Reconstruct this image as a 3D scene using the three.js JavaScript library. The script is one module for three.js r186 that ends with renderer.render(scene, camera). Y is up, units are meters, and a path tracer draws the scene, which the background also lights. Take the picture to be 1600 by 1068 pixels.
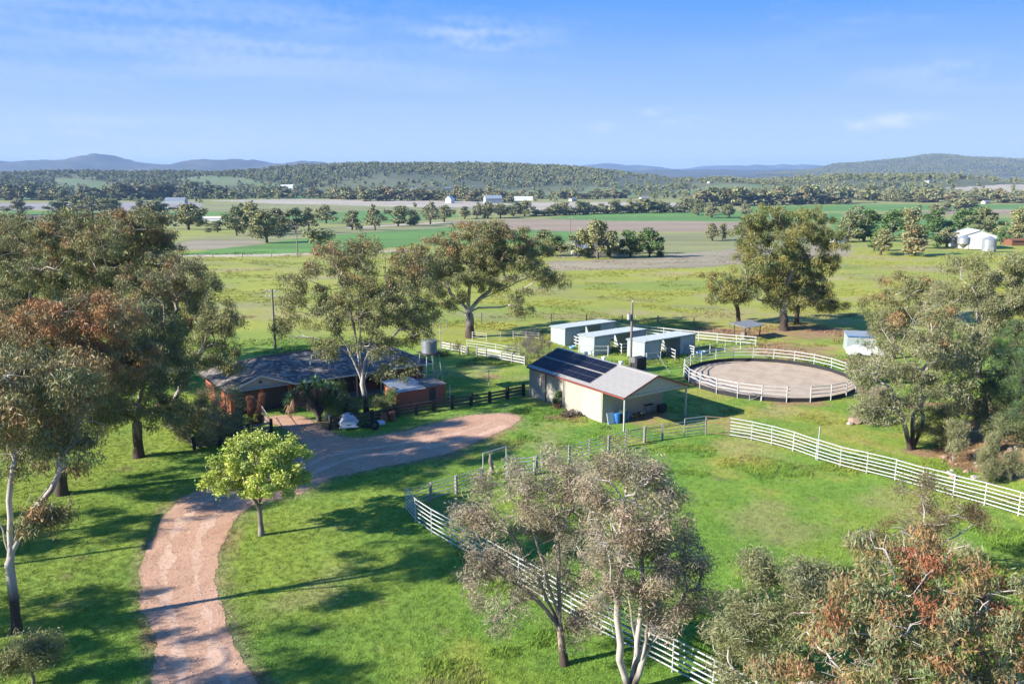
import * as THREE from 'three';
import { mergeGeometries } from 'three/addons/utils/BufferGeometryUtils.js';
import { ImprovedNoise } from 'three/addons/math/ImprovedNoise.js';

// ---------------------------------------------------------------- camera, sky, sun, exposure
const scene = new THREE.Scene();
const F = 1300, EYE = 22, PITCH = Math.atan(269 / F), CP = Math.cos(PITCH), SP = Math.sin(PITCH);
const camera = new THREE.PerspectiveCamera(2 * Math.atan(534 / F) * 180 / Math.PI, 1600 / 1068, 0.5, 30000);
camera.position.set(0, EYE, 0);
camera.rotation.x = -PITCH;

const SUN_AZ = 20.5 * Math.PI / 180, SUN_EL = 26 * Math.PI / 180;
const sunDir = new THREE.Vector3(-Math.cos(SUN_AZ) * Math.cos(SUN_EL), Math.sin(SUN_EL), Math.sin(SUN_AZ) * Math.cos(SUN_EL));
const sun = new THREE.DirectionalLight(new THREE.Color(1, 0.95, 0.87), 4.6);
sun.position.copy(sunDir).multiplyScalar(300).add(new THREE.Vector3(0, 0, -80));
sun.target.position.set(0, 0, -80);
sun.castShadow = true;
sun.shadow.camera.left = -160; sun.shadow.camera.right = 160; sun.shadow.camera.top = 120; sun.shadow.camera.bottom = -120; sun.shadow.camera.far = 900;
sun.shadow.mapSize.set(4096, 4096);
scene.add(sun, sun.target);

const renderer = new THREE.WebGLRenderer({ antialias: true });
renderer.toneMapping = THREE.LinearToneMapping;
renderer.toneMappingExposure = 2.5;
renderer.shadowMap.enabled = true;

const noiseGen = new ImprovedNoise();
const nz = (x, y, z = 0) => noiseGen.noise(x, y, z);
const fbm = (x, y, o = 4, z = 3.7) => { let s = 0, a = 0.5; for (let i = 0; i < o; i++) { s += a * nz(x, y, z + i * 7.3); x *= 2.03; y *= 2.03; a *= 0.5; } return s; };
const smooth = (a, b, x) => { const t = Math.min(1, Math.max(0, (x - a) / (b - a))); return t * t * (3 - 2 * t); };
const lerp = (a, b, t) => a + (b - a) * t;
const mix3 = (a, b, t) => [lerp(a[0], b[0], t), lerp(a[1], b[1], t), lerp(a[2], b[2], t)];
function rng(seed) { let s = seed | 0; return () => { s = (s + 0x6d2b79f5) | 0; let t = Math.imul(s ^ (s >>> 15), 1 | s); t = (t + Math.imul(t ^ (t >>> 7), 61 | t)) ^ t; return ((t ^ (t >>> 14)) >>> 0) / 4294967296; }; }

// thin clouds: survey position, spread in degrees, strength
const CLOUDS = [[330, 60, 16, 2.6, 0.3], [740, 56, 4.2, 1.1, 0.4], [480, 25, 6, 1.2, 0.22], [60, 216, 8, 1.3, 0.34], [1410, 188, 1.5, 0.3, 0.8], [1332, 196, 1.2, 0.25, 0.6], [1075, 191, 1.2, 0.22, 0.6], [944, 198, 0.7, 0.2, 0.6], [1028, 174, 0.7, 0.2, 0.5], [1500, 110, 5, 0.9, 0.22], [150, 90, 7, 1.4, 0.2], [600, 120, 9, 1.2, 0.14], [1250, 60, 8, 1.5, 0.07]].map(([px, py, sx, sy, k]) => { const a = (px - 800) / F, b = -(py - 534) / F, x = a, y = b * CP - SP, z = -(CP + b * SP), L = Math.hypot(x, y, z); return [Math.atan2(z, x), Math.asin(y / L), sx * Math.PI / 180, sy * Math.PI / 180, k]; });
{ // clear winter sky, deep blue overhead, paler towards the horizon, with thin streaks of high cloud
  const W = 2048, Hh = 1024, d = new Float32Array(W * Hh * 4);
  const zen = [0.016, 0.09, 0.31], mid = [0.032, 0.13, 0.385], top = [0.05, 0.155, 0.405], low = [0.15, 0.24, 0.40], hor = [0.255, 0.32, 0.385];
  for (let j = 0; j < Hh; j++) {
    const el = ((j + 0.5) / Hh - 0.5) * Math.PI, e = Math.max(0, el * 180 / Math.PI);
    let c = e < 5 ? mix3(hor, low, e / 5) : e < 10.5 ? mix3(low, top, (e - 5) / 5.5) : e < 17 ? mix3(top, mid, (e - 10.5) / 6.5) : mix3(mid, zen, Math.min(1, (e - 17) / 55));
    for (let i = 0; i < W; i++) {
      const az = ((i + 0.5) / W - 0.5) * 2 * Math.PI, y = Math.sin(el), x = Math.cos(az) * Math.cos(el), z = Math.sin(az) * Math.cos(el);
      let a = 0;
      if (y > 0.01) {
        const k = 1 / (y + 0.12), cx = x * k, cz = z * k;
        const wx = fbm(cx * 0.5 + 3, cz * 0.5, 3, 2.2) * 1.6, streak = fbm(cx * 0.8 + 4.3 + wx, cz * 2.6 + 1.2 + wx, 6), patch = fbm(cx * 0.35 + 9.1, cz * 0.6 + 2.7, 3, 8.2);
        a = smooth(-0.2, 0.55, streak) * smooth(-0.2, 0.35, patch) * 0.05 * smooth(0.01, 0.08, y);
        const wisp = fbm(cx * 1.9 + 1.1 + wx, cz * 7 + 5.5, 6, 1.4) + 0.6 * fbm(cx * 1.3 + 20, cz * 1.7 + 3, 3, 5.5);
        a = Math.max(a, smooth(0.3, 0.6, wisp) * 0.12 * smooth(0.03, 0.1, y) * (1 - smooth(0.2, 0.4, y)));
      }
      if (y > 0.01) for (const [ca, ce, sa, se, k] of CLOUDS) { const da = (az - ca) / sa, de = (el - ce) / se, q = da * da + de * de; if (q < 9) { const n = fbm(az * 9 / (sa * 8 + 0.2) + el * 6, el * 60 / (se * 20 + 0.4), 5, ca * 5) + 0.25 * nz(az * 120, el * 500, 2); a = Math.max(a, k * Math.exp(-q * 0.7) * smooth(-0.25, 0.35, n)); } }
      const o = (j * W + i) * 4;
      d[o] = lerp(c[0], 0.37, a); d[o + 1] = lerp(c[1], 0.40, a); d[o + 2] = lerp(c[2], 0.44, a); d[o + 3] = 1;
    }
  }
  const t = new THREE.DataTexture(d, W, Hh, THREE.RGBAFormat, THREE.FloatType);
  t.mapping = THREE.EquirectangularReflectionMapping; t.magFilter = THREE.LinearFilter; t.needsUpdate = true;
  scene.background = t; scene.environment = t;
}

// ---------------------------------------------------------------- terrain
const table = (pts, x) => { if (x <= pts[0][0]) return pts[0][1]; for (let i = 1; i < pts.length; i++) if (x < pts[i][0]) { const t = (x - pts[i - 1][0]) / (pts[i][0] - pts[i - 1][0]); return lerp(pts[i - 1][1], pts[i][1], t * t * (3 - 2 * t)); } return pts[pts.length - 1][1]; };
const VALLEY = -20;
// low wooded ridge beyond the valley floor, 2.4 km away: crest height along x
const ridgeA = [[-2057, 4], [-1683, 6], [-1496, 7], [-1309, 8], [-1178, 12], [-1085, 7], [-991, 12], [-879, 5], [-748, 14], [-654, 22], [-561, 28], [-449, 30], [-280, 32], [-150, 32], [0, 31], [112, 28], [187, 20], [280, 9], [374, 0], [468, -8], [561, -13], [748, -16], [1122, -10], [1496, -16], [2244, -18]];
const ridgeB = [[-1500, -20], [0, -20], [250, -14], [420, -2], [560, -8], [700, 2], [900, 3], [1050, -8], [1250, -18], [2200, -20]];
const ridgeC = [[-7137, 90], [-5490, 110], [-4392, 119], [-4063, 103], [-3678, 122], [-3404, 154], [-3129, 106], [-2800, 84], [-2525, 114], [-2251, 120], [-1976, 90], [-1702, 114], [-1482, 78], [-1098, 50], [-549, 40], [2196, 40]];
const ridgeD = [[816, 0], [1428, 8], [1632, 16], [1877, 34], [2122, 74], [2366, 98], [2652, 124], [2856, 102], [3101, 94], [3264, 110], [3672, 104], [4488, 140]];
const ridgeE = [[-11219, 40], [-4315, 40], [863, 48], [1295, 66], [1726, 56], [2158, 26], [2589, 30], [3107, 58], [3452, 36], [3754, 66], [4056, 48], [5178, 40], [10356, 60]];
function T(x, z) {
  const D = -z;
  let h = VALLEY * smooth(150, 760, D) * 1;
  if (D < 260) h += 0.35 * nz(x * 0.018 + 5, z * 0.018) * smooth(105, 150, D) * 2;
  h += 2.2 * smooth(33, 48, x) * (1 - smooth(64, 78, D)) * smooth(20, 40, D);                 // bank at the right
  if (D > 1150) {
    const w = fbm(x * 0.0034, z * 0.0026, 4) * 20;
    const a = table(ridgeA, x) - VALLEY, b = table(ridgeB, x) - VALLEY;
    h = Math.max(h, VALLEY + a * smooth(1500, 2380, D) * (1 - 0.75 * smooth(2500, 3300, D)) + w * smooth(1600, 2100, D) * 0.55);
    h = Math.max(h, VALLEY + b * smooth(1250, 1700, D) * (1 - smooth(1800, 2500, D)) + w * 0.3 * smooth(1300, 1700, D));
  }
  if (D > 3400) {
    const w = fbm(x * 0.0030 + 3, z * 0.0022, 5) * 1.6;
    const d = table(ridgeD, x) * smooth(3900, 5200, D) * (1 - smooth(5300, 6300, D));
    h = Math.max(h, d * (1 + 0.2 * w) + VALLEY);
    const c = table(ridgeC, x) * smooth(5600, 7000, D) * (1 - smooth(7100, 8300, D));
    h = Math.max(h, c * (1 + 0.3 * w) + VALLEY);
    const e = table(ridgeE, x) * smooth(9600, 11000, D);
    h = Math.max(h, e * 1.7 * (1 + 0.3 * w) + VALLEY);
  }
  return h;
}
// where a line of sight given in survey coordinates (1600 x 1068) meets the ground
function ray(px, py) { const a = (px - 800) / F, b = -(py - 534) / F; return [a, b * CP - SP, -(CP + b * SP)]; }
function G(px, py) {
  const [rx, ry, rz] = ray(px, py);
  let t0 = 10, t = 10;
  while (t < 20000) { if (EYE + ry * t < T(rx * t, rz * t)) break; t0 = t; t *= 1.01; }
  for (let i = 0; i < 18; i++) { const m = (t0 + t) / 2; if (EYE + ry * m < T(rx * m, rz * m)) t = m; else t0 = m; }
  return new THREE.Vector3(rx * t, T(rx * t, rz * t), rz * t);
}
function atZ(px, py, z) { const [rx, ry, rz] = ray(px, py), t = z / rz; return new THREE.Vector3(rx * t, EYE + ry * t, z); }
const perPx = (z) => -z * 1.02 / F;   // metres a pixel at a depth

// ---------------------------------------------------------------- textures and materials
function tex(w, h, fn, srgb = true) {
  const d = new Uint8Array(w * h * 4);
  for (let j = 0; j < h; j++) for (let i = 0; i < w; i++) { const c = fn(i / w, j / h, i, j), o = (j * w + i) * 4; for (let k = 0; k < 3; k++) d[o + k] = Math.max(0, Math.min(255, (Array.isArray(c) ? c[k] : c) * 255)); d[o + 3] = 255; }
  const t = new THREE.DataTexture(d, w, h); t.wrapS = t.wrapT = THREE.RepeatWrapping; t.magFilter = THREE.LinearFilter; t.minFilter = THREE.LinearMipmapLinearFilter; t.generateMipmaps = true;
  if (srgb) t.colorSpace = THREE.SRGBColorSpace; t.needsUpdate = true; return t;
}
const rep = (t, x, y) => { const c = t.clone(); c.repeat.set(x, y); c.needsUpdate = true; return c; };
// tileable noise
const tn = (u, v, f, s = 0) => { const P2 = Math.PI * 2, r = f / P2; return nz(Math.cos(u * P2) * r + s, Math.sin(u * P2) * r + Math.cos(v * P2) * r * 0.97 + s, Math.sin(v * P2) * r - s); };
const rT = rng(77), speck = Array.from({ length: 512 * 512 }, () => rT());
const spk = (i, j) => speck[((j & 511) << 9) | (i & 511)];
const grassTex = tex(512, 512, (u, v, i, j) => { const n = tn(u, v, 9, 1) * 0.5 + tn(u, v, 26, 4) * 0.45 + tn(u, v, 60, 9) * 0.4, s = spk(i, j) - 0.5, b = spk(i >> 1, (j >> 2) + 77) - 0.5; const k = 0.84 + n * 0.2 + s * 0.12 + b * 0.12; return [k + n * 0.05, k, k - s * 0.08]; }, false);
const grassBump = tex(512, 512, (u, v, i, j) => 0.5 + tn(u, v, 30, 3) * 0.5 + tn(u, v, 70, 5) * 0.4 + (spk(i, j) - 0.5) * 0.3, false);
const gravelTex = tex(512, 512, (u, v, i, j) => { const n = tn(u, v, 7, 2) * 0.25 + tn(u, v, 30, 6) * 0.25, s = spk(i, j) - 0.5, s2 = spk(i >> 1, j >> 1) - 0.5, k = 0.82 + n * 0.4 + s * 0.2 + s2 * 0.2; return [k, k - 0.01 + n * 0.03, k - 0.02 + s2 * 0.05]; }, false);
const driveTex = tex(1024, 1024, (u, v, i, j) => { const n = tn(u, v, 5, 2) * 0.3 + tn(u, v, 16, 6) * 0.25 + tn(u, v, 50, 3) * 0.3, s = spk(i, j) - 0.5, s2 = spk(i >> 1, j >> 1) - 0.5, s4 = spk(i >> 2, j >> 2), peb = s4 > 0.93 ? 0.22 : s4 < 0.06 ? -0.25 : 0, k = 0.78 + n * 0.34 + s * 0.14 + s2 * 0.2 + peb; return [k, k * (0.98 + n * 0.08), k * (0.96 + n * 0.16)]; }, false);
const corBump = tex(64, 8, (u) => 0.5 + 0.5 * Math.sin(u * Math.PI * 2 * 4), false);
const brickTex = tex(512, 512, (u, v, i, j) => { // fine coursing, too small to pick apart from here
  const row = Math.floor(v * 24), uu = u * 8 + (row & 1) * 0.5, bx = Math.floor(uu), fx = uu - bx, fy = v * 24 - row, m = fx < 0.05 || fy < 0.14, r = spk(bx % 8 + row * 9, row * 31 + 7), s = spk(i, j) * 0.08;
  return m ? [0.62 + s, 0.54 + s, 0.47 + s] : [0.66 + r * 0.16 - s, 0.32 + r * 0.12 - s, 0.22 + r * 0.08 - s]; });
const weatherTex = tex(512, 512, (u, v, i, j) => { const n = tn(u, v, 5, 3) * 0.3 + tn(u, v, 18, 8) * 0.25 + (spk(i, j) - 0.5) * 0.06, k = 0.9 + n * 0.26 - Math.max(0, tn(u, v * 0.25, 22, 11) - 0.25) * 0.5; return [k, k * 0.995, k * 0.98]; }, false);
const woodTex = tex(256, 256, (u, v, i, j) => { const g = tn(u, v * 0.1, 60, 2) * 0.6 + (spk(i, j >> 4) - 0.5) * 0.35, k = 0.78 + g * 0.3; return [k, k * 0.98, k * 0.95]; }, false);
const barkTex = tex(256, 256, (u, v, i, j) => { const g = tn(u, v, 12, 2) * 0.5 + (spk(i >> 1, j >> 4) - 0.5) * 0.3, k = 0.84 + g * 0.25; return [k, k, k]; }, false);

const lin = (r, g, b) => new THREE.Color().setRGB(r, g, b);
const mat = (r, g, b, o = {}) => new THREE.MeshStandardMaterial({ color: lin(r, g, b), roughness: 0.8, side: THREE.DoubleSide, ...o });
const M = {
  white: mat(0.54, 0.54, 0.52, { roughness: 0.5, map: rep(weatherTex, 0.7, 0.7) }),
  galv: mat(0.46, 0.47, 0.47, { roughness: 0.5, metalness: 0.2, map: weatherTex }),
  rust: mat(0.20, 0.085, 0.045, { map: weatherTex }),
  rustRail: mat(0.3, 0.17, 0.11, { map: weatherTex }),
  timber: mat(0.085, 0.062, 0.048, { map: woodTex }), timberGrey: mat(0.24, 0.21, 0.18, { map: woodTex }), timberPale: mat(0.36, 0.33, 0.29, { map: woodTex }),
  cream: mat(0.45, 0.42, 0.35, { roughness: 0.55, map: weatherTex }),
  creamPlain: mat(0.46, 0.44, 0.35, { roughness: 0.55, map: weatherTex }),
  creamRoof: mat(0.40, 0.375, 0.33, { roughness: 0.45, map: weatherTex }),
  trimRed: mat(0.22, 0.055, 0.04, { roughness: 0.5 }),
  trimDark: mat(0.06, 0.035, 0.03, { roughness: 0.6 }),
  panel: new THREE.MeshPhysicalMaterial({ color: lin(0.008, 0.009, 0.016), roughness: 0.4, specularIntensity: 0.35, side: THREE.DoubleSide }),
  panelFrame: mat(0.30, 0.31, 0.33, { roughness: 0.4, metalness: 0.5 }),
  stable: mat(0.36, 0.42, 0.42, { roughness: 0.5, map: weatherTex }),
  stableRoof: mat(0.31, 0.35, 0.365, { roughness: 0.42, map: weatherTex }),
  stableTrim: mat(0.18, 0.25, 0.25, { roughness: 0.5 }),
  rubber: mat(0.018, 0.018, 0.02, { roughness: 0.85 }),
  brick: mat(0.82, 0.80, 0.80, { map: brickTex, roughness: 0.9 }),
  tile: mat(1, 1, 1, { roughness: 0.85, vertexColors: true }),
  fascia: mat(0.6, 0.58, 0.52, { roughness: 0.6 }),
  gableClad: mat(0.40, 0.41, 0.36, { roughness: 0.6, map: weatherTex }),
  garageDoor: mat(0.035, 0.038, 0.05, { roughness: 0.5 }),
  glass: new THREE.MeshPhysicalMaterial({ color: lin(0.02, 0.025, 0.03), roughness: 0.05, side: THREE.DoubleSide }),
  concrete: mat(0.34, 0.31, 0.28, { map: gravelTex }), blue: mat(0.03, 0.16, 0.45, { roughness: 0.45 }), binGreen: mat(0.03, 0.06, 0.045, { roughness: 0.5 }),
  iron: mat(0.34, 0.36, 0.38, { roughness: 0.4, metalness: 0.3, map: weatherTex, bumpMap: corBump, bumpScale: 0.018 }),
  black: mat(0.02, 0.02, 0.022, { roughness: 0.8 }), pole: mat(0.25, 0.21, 0.175, { map: woodTex }), ceramic: mat(0.25, 0.12, 0.08), paintWhite: mat(0.72, 0.72, 0.7, { roughness: 0.45 }),
  wire: mat(0.3, 0.3, 0.3, { roughness: 0.5, metalness: 0.4 }), tarp: mat(0.42, 0.45, 0.5, { roughness: 0.6 }), rock: mat(0.36, 0.25, 0.18, { map: gravelTex }), rockGrey: mat(0.42, 0.38, 0.33, { map: gravelTex }),
  bark: mat(1, 1, 1, { vertexColors: true, map: barkTex, roughness: 0.9 }),
};

// ---------------------------------------------------------------- object helpers
const used = new Map();
function numbered(n) { const k = used.get(n) ?? -1; used.set(n, k + 1); return k < 0 ? n : n + '_' + String(k + 1).padStart(3, '0'); }
function tag(o, label, category, group, kind) { if (label) o.userData.label = label; if (category) o.userData.category = category; if (group) o.userData.group = group; if (kind) o.userData.kind = kind; return o; }
function thing(name, label, category, p = [0, 0, 0], turn = 0, group) { const g = new THREE.Group(); g.name = numbered(name); g.position.set(...(p.toArray ? p.toArray() : p)); g.rotation.y = turn; scene.add(g); return tag(g, label, category, group); }
function add(name, geo, m, parent) { const o = new THREE.Mesh(geo, m); o.name = parent === scene ? numbered(name) : name; o.castShadow = o.receiveShadow = true; parent.add(o); return o; }
const unitBox = new THREE.BoxGeometry(1, 1, 1), unitCyl = new THREE.CylinderGeometry(0.5, 0.5, 1, 10), unitCyl6 = new THREE.CylinderGeometry(0.5, 0.5, 1, 6);
{ const u = unitCyl.attributes.uv; for (let i = 0; i < u.count; i++) u.setXY(i, u.getX(i), u.getY(i) * 2); }
function box(parent, name, x0, x1, y0, y1, z0, z1, m) {
  const w = x1 - x0, h = y1 - y0, d = z1 - z0, g = new THREE.BoxGeometry(w, h, d), uv = g.attributes.uv, n = g.attributes.normal, p = g.attributes.position;   // uv in metres
  for (let i = 0; i < uv.count; i++) { const ax = Math.abs(n.getX(i)), ay = Math.abs(n.getY(i)); uv.setXY(i, ax > 0.5 ? p.getZ(i) : p.getX(i), ay > 0.5 ? p.getZ(i) : p.getY(i)); }
  const o = add(name, g, m, parent); o.position.set((x0 + x1) / 2, (y0 + y1) / 2, (z0 + z1) / 2); return o;
}
const V = (x, y, z) => new THREE.Vector3(x, y, z), UPV = V(0, 1, 0);
// a straight bar between two points given in the parent's own frame
function bar(parent, name, a, b, w, h, m, round = false) {
  const o = add(name, round ? unitCyl6 : unitBox, m, parent), d = b.clone().sub(a), L = d.length();
  o.position.copy(a).add(b).multiplyScalar(0.5);
  if (round) { o.quaternion.setFromUnitVectors(UPV, d.normalize()); o.scale.set(w, L, h); }
  else { const z = d.normalize(), x = V(0, 1, 0).cross(z); if (x.lengthSq() < 1e-6) x.set(1, 0, 0); x.normalize(); const y = z.clone().cross(x); o.quaternion.setFromRotationMatrix(new THREE.Matrix4().makeBasis(x, y, z)); o.scale.set(w, h, L); }
  return o;
}
function cyl(parent, name, x, y, z, r, h, m, seg = unitCyl) { const o = add(name, seg, m, parent); o.position.set(x, y + h / 2, z); o.scale.set(r * 2, h, r * 2); return o; }
function polyGeo(tris, uvScale = 1, uvf) { // flat facets from arrays of points
  const p = [], uv = [];
  for (const f of tris) for (let i = 1; i < f.length - 1; i++) for (const q of [f[0], f[i], f[i + 1]]) { p.push(q.x, q.y, q.z); const t = uvf ? uvf(q) : [q.x, q.z]; uv.push(t[0] * uvScale, t[1] * uvScale); }
  const g = new THREE.BufferGeometry(); g.setAttribute('position', new THREE.Float32BufferAttribute(p, 3)); g.setAttribute('uv', new THREE.Float32BufferAttribute(uv, 2)); g.computeVertexNormals(); return g;
}
function slab(parent, name, pts, t, m, uvf) { // a flat plate with thickness t below its top face
  const top = pts, bot = pts.map((p) => p.clone().setY(p.y - t)), fs = [top, [...bot].reverse()];
  for (let i = 0; i < pts.length; i++) { const j = (i + 1) % pts.length; fs.push([top[i], bot[i], bot[j], top[j]]); }
  return add(name, polyGeo(fs, 1, uvf), m, parent);
}

// ribbed metal sheet: origin o, across U (length along the ribs' spacing), along W, ribs standing out along N
function ribSheet(parent, name, o, U, W, N, m, pitch = 0.2, depth = 0.028) {
  const L = U.length(), n = Math.max(2, Math.round(L / pitch)), p = [], uv = [], idx = [], prof = [[0, 0], [0.5, 0], [0.62, 1], [0.88, 1], [1, 0]], wl = W.length(); let k = 0;
  for (let i = 0; i < n; i++) for (let j = 0; j < prof.length - 1; j++) { const a = (i + prof[j][0]) / n, b = (i + prof[j + 1][0]) / n, pa = o.clone().addScaledVector(U, a).addScaledVector(N, prof[j][1] * depth), pb = o.clone().addScaledVector(U, b).addScaledVector(N, prof[j + 1][1] * depth); for (const [q, uu, vv] of [[pa, a * L, 0], [pb, b * L, 0], [pb.clone().add(W), b * L, wl], [pa.clone().add(W), a * L, wl]]) { p.push(q.x, q.y, q.z); uv.push(uu, vv); } idx.push(k, k + 1, k + 2, k, k + 2, k + 3); k += 4; }
  const g = new THREE.BufferGeometry(); g.setAttribute('position', new THREE.Float32BufferAttribute(p, 3)); g.setAttribute('uv', new THREE.Float32BufferAttribute(uv, 2)); g.setIndex(idx); g.computeVertexNormals(); return add(name, g, m, parent);
}

// ---------------------------------------------------------------- ground
const inPoly = (x, z, p) => { let c = false; for (let i = 0, j = p.length - 1; i < p.length; j = i++) if ((p[i][1] > z) !== (p[j][1] > z) && x < (p[j][0] - p[i][0]) * (z - p[i][1]) / (p[j][1] - p[i][1]) + p[i][0]) c = !c; return c; };
const field = (color, pts, soft = 0.02) => { const p = pts.map(([a, b]) => { const g = G(a, b); return [g.x, g.z]; }); let x0 = 1e9, x1 = -1e9, z0 = 1e9, z1 = -1e9; for (const [x, z] of p) { x0 = Math.min(x0, x); x1 = Math.max(x1, x); z0 = Math.min(z0, z); z1 = Math.max(z1, z); } return { color, p, b: [x0 - 20, x1 + 20, z0 - 20, z1 + 20], soft }; };
const C = { lawn: [0.208, 0.278, 0.028], lush: [0.142, 0.255, 0.023], paddock: [0.275, 0.285, 0.032], straw: [0.32, 0.26, 0.11], stubble: [0.28, 0.235, 0.14], crop: [0.095, 0.205, 0.028], plough: [0.29, 0.215, 0.13], pale: [0.38, 0.325, 0.24], soil: [0.30, 0.165, 0.095], track: [0.44, 0.36, 0.26], dull: [0.215, 0.215, 0.075], wood: [0.05, 0.058, 0.032], dark: [0.13, 0.085, 0.06] };
const fields = [
  field(C.stubble, [[858, 408], [1010, 402], [1150, 384], [1330, 380], [1330, 398], [1112, 416], [960, 427], [850, 438]]),
  field(C.dull, [[880, 366], [1190, 362], [1330, 372], [1330, 382], [1150, 388], [1020, 400], [870, 404]]),
  field(C.crop, [[272, 398], [400, 380], [540, 364], [700, 354], [860, 360], [880, 376], [700, 384], [500, 396], [276, 401]]),
  field(C.dull, [[250, 380], [395, 362], [560, 352], [720, 344], [700, 355], [540, 365], [400, 381], [270, 392]]),
  field(C.stubble, [[262, 384], [300, 376], [395, 374], [420, 380], [330, 390], [265, 391]]),
  field(C.track, [[276, 398.6], [500, 394.4], [640, 390], [640, 392], [500, 397], [276, 401.6]]),
  field(C.crop, [[800, 362], [900, 360], [900, 375], [870, 378], [790, 378]]),
  field(C.plough, [[720, 346], [800, 342], [1178, 344], [1190, 362], [900, 362], [740, 356]]),
  field(C.track, [[540, 354.6], [640, 349], [720, 345], [720, 346.6], [640, 351], [545, 356.5]]),
  field(C.crop, [[846, 341], [930, 333], [1180, 329], [1320, 333], [1320, 346], [1180, 346], [960, 345]]),
  field(C.crop, [[1300, 345], [1700, 338], [1700, 370], [1560, 376], [1300, 366]]),
  field(C.crop, [[-60, 342], [90, 341], [160, 346], [160, 353], [-60, 353]]),
  field(C.dark, [[-60, 337], [150, 336], [240, 338], [240, 342], [90, 342], [-60, 342]]),
  field(C.crop, [[-60, 328], [150, 330], [360, 331], [360, 337], [150, 336], [-60, 337]]),
  field(C.crop, [[440, 338], [560, 329], [700, 330], [720, 338], [600, 348], [450, 348]]),
  field(C.pale, [[325, 313], [460, 311], [740, 314], [800, 318], [760, 325], [640, 323], [430, 318]]),
  field(C.dull, [[300, 318], [430, 318], [640, 324], [800, 324], [830, 328], [560, 329], [300, 330]]),
  field([0.27, 0.245, 0.215], [[-60, 318], [300, 314], [320, 320], [300, 329], [-60, 327]]),
  field(C.pale, [[800, 316], [960, 315], [1120, 317], [1050, 327], [930, 332], [800, 326]]),
  field(C.crop, [[1170, 322], [1330, 319], [1660, 319], [1660, 326], [1450, 328], [1330, 330], [1170, 329]]),
  field(C.plough, [[1440, 328], [1660, 326], [1660, 336], [1450, 335]]),
  field(C.pale, [[1460, 294], [1660, 292], [1660, 302], [1530, 299]]),
  field(C.crop, [[-60, 306], [330, 302], [620, 304], [640, 309], [330, 310], [-60, 312]]),
];
const bareHills = [[[330, 274], [440, 290], [440, 292], [300, 288], [260, 279]], [[920, 290], [1010, 296], [990, 306], [900, 304]], [[640, 301], [830, 297], [960, 306], [820, 311], [640, 308]], [[1060, 296], [1250, 290], [1290, 296], [1180, 301], [1060, 303]], [[80, 275], [190, 288], [210, 298], [90, 296]]].map((p) => p.map(([a, b]) => { const g = G(a, b); return [g.x, g.z]; }));
const bankDirt = [[34, -58.5], [33, -62], [37, -70], [40, -78], [60, -80], [66, -60], [42, -51.5]];
const dirtSpots = [];
for (const [px, py, r] of [[890, 651, 1.1], [865, 653, .9], [1240, 548, 6], [1170, 520, 4.5], [1120, 517, 4], [1250, 518, 7], [1300, 520, 4], [1340, 565, 2.2], [880, 622, .7], [770, 588, .9], [1135, 527, 1.6], [860, 558, 1.4], [985, 652, 2.4], [1012, 648, 2.2], [1270, 628, 1.4], [1230, 629, 1.6], [1020, 552, 1.5], [505, 663, 1.8]]) { const g = G(px, py); dirtSpots.push([g.x, g.z, r]); }
const curve = (pts, n = 8) => new THREE.CatmullRomCurve3(pts.map(([a, b]) => { const g = G(a, b); return V(g.x, 0, g.z); }), true, 'centripetal').getPoints(pts.length * n).map((v) => [v.x, v.z]);
const driveOutline = curve([[250, 1100], [242, 1010], [222, 940], [222, 880], [245, 830], [275, 785], [318, 765], [400, 740], [462, 715], [470, 692], [440, 668], [412, 655], [432, 650], [470, 650], [505, 668], [545, 684], [620, 676], [700, 656], [770, 646], [804, 647], [812, 657], [764, 682], [700, 708], [620, 725], [520, 747], [468, 772], [400, 788], [366, 815], [346, 860], [342, 910], [358, 980], [385, 1040], [405, 1100]]);
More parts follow.
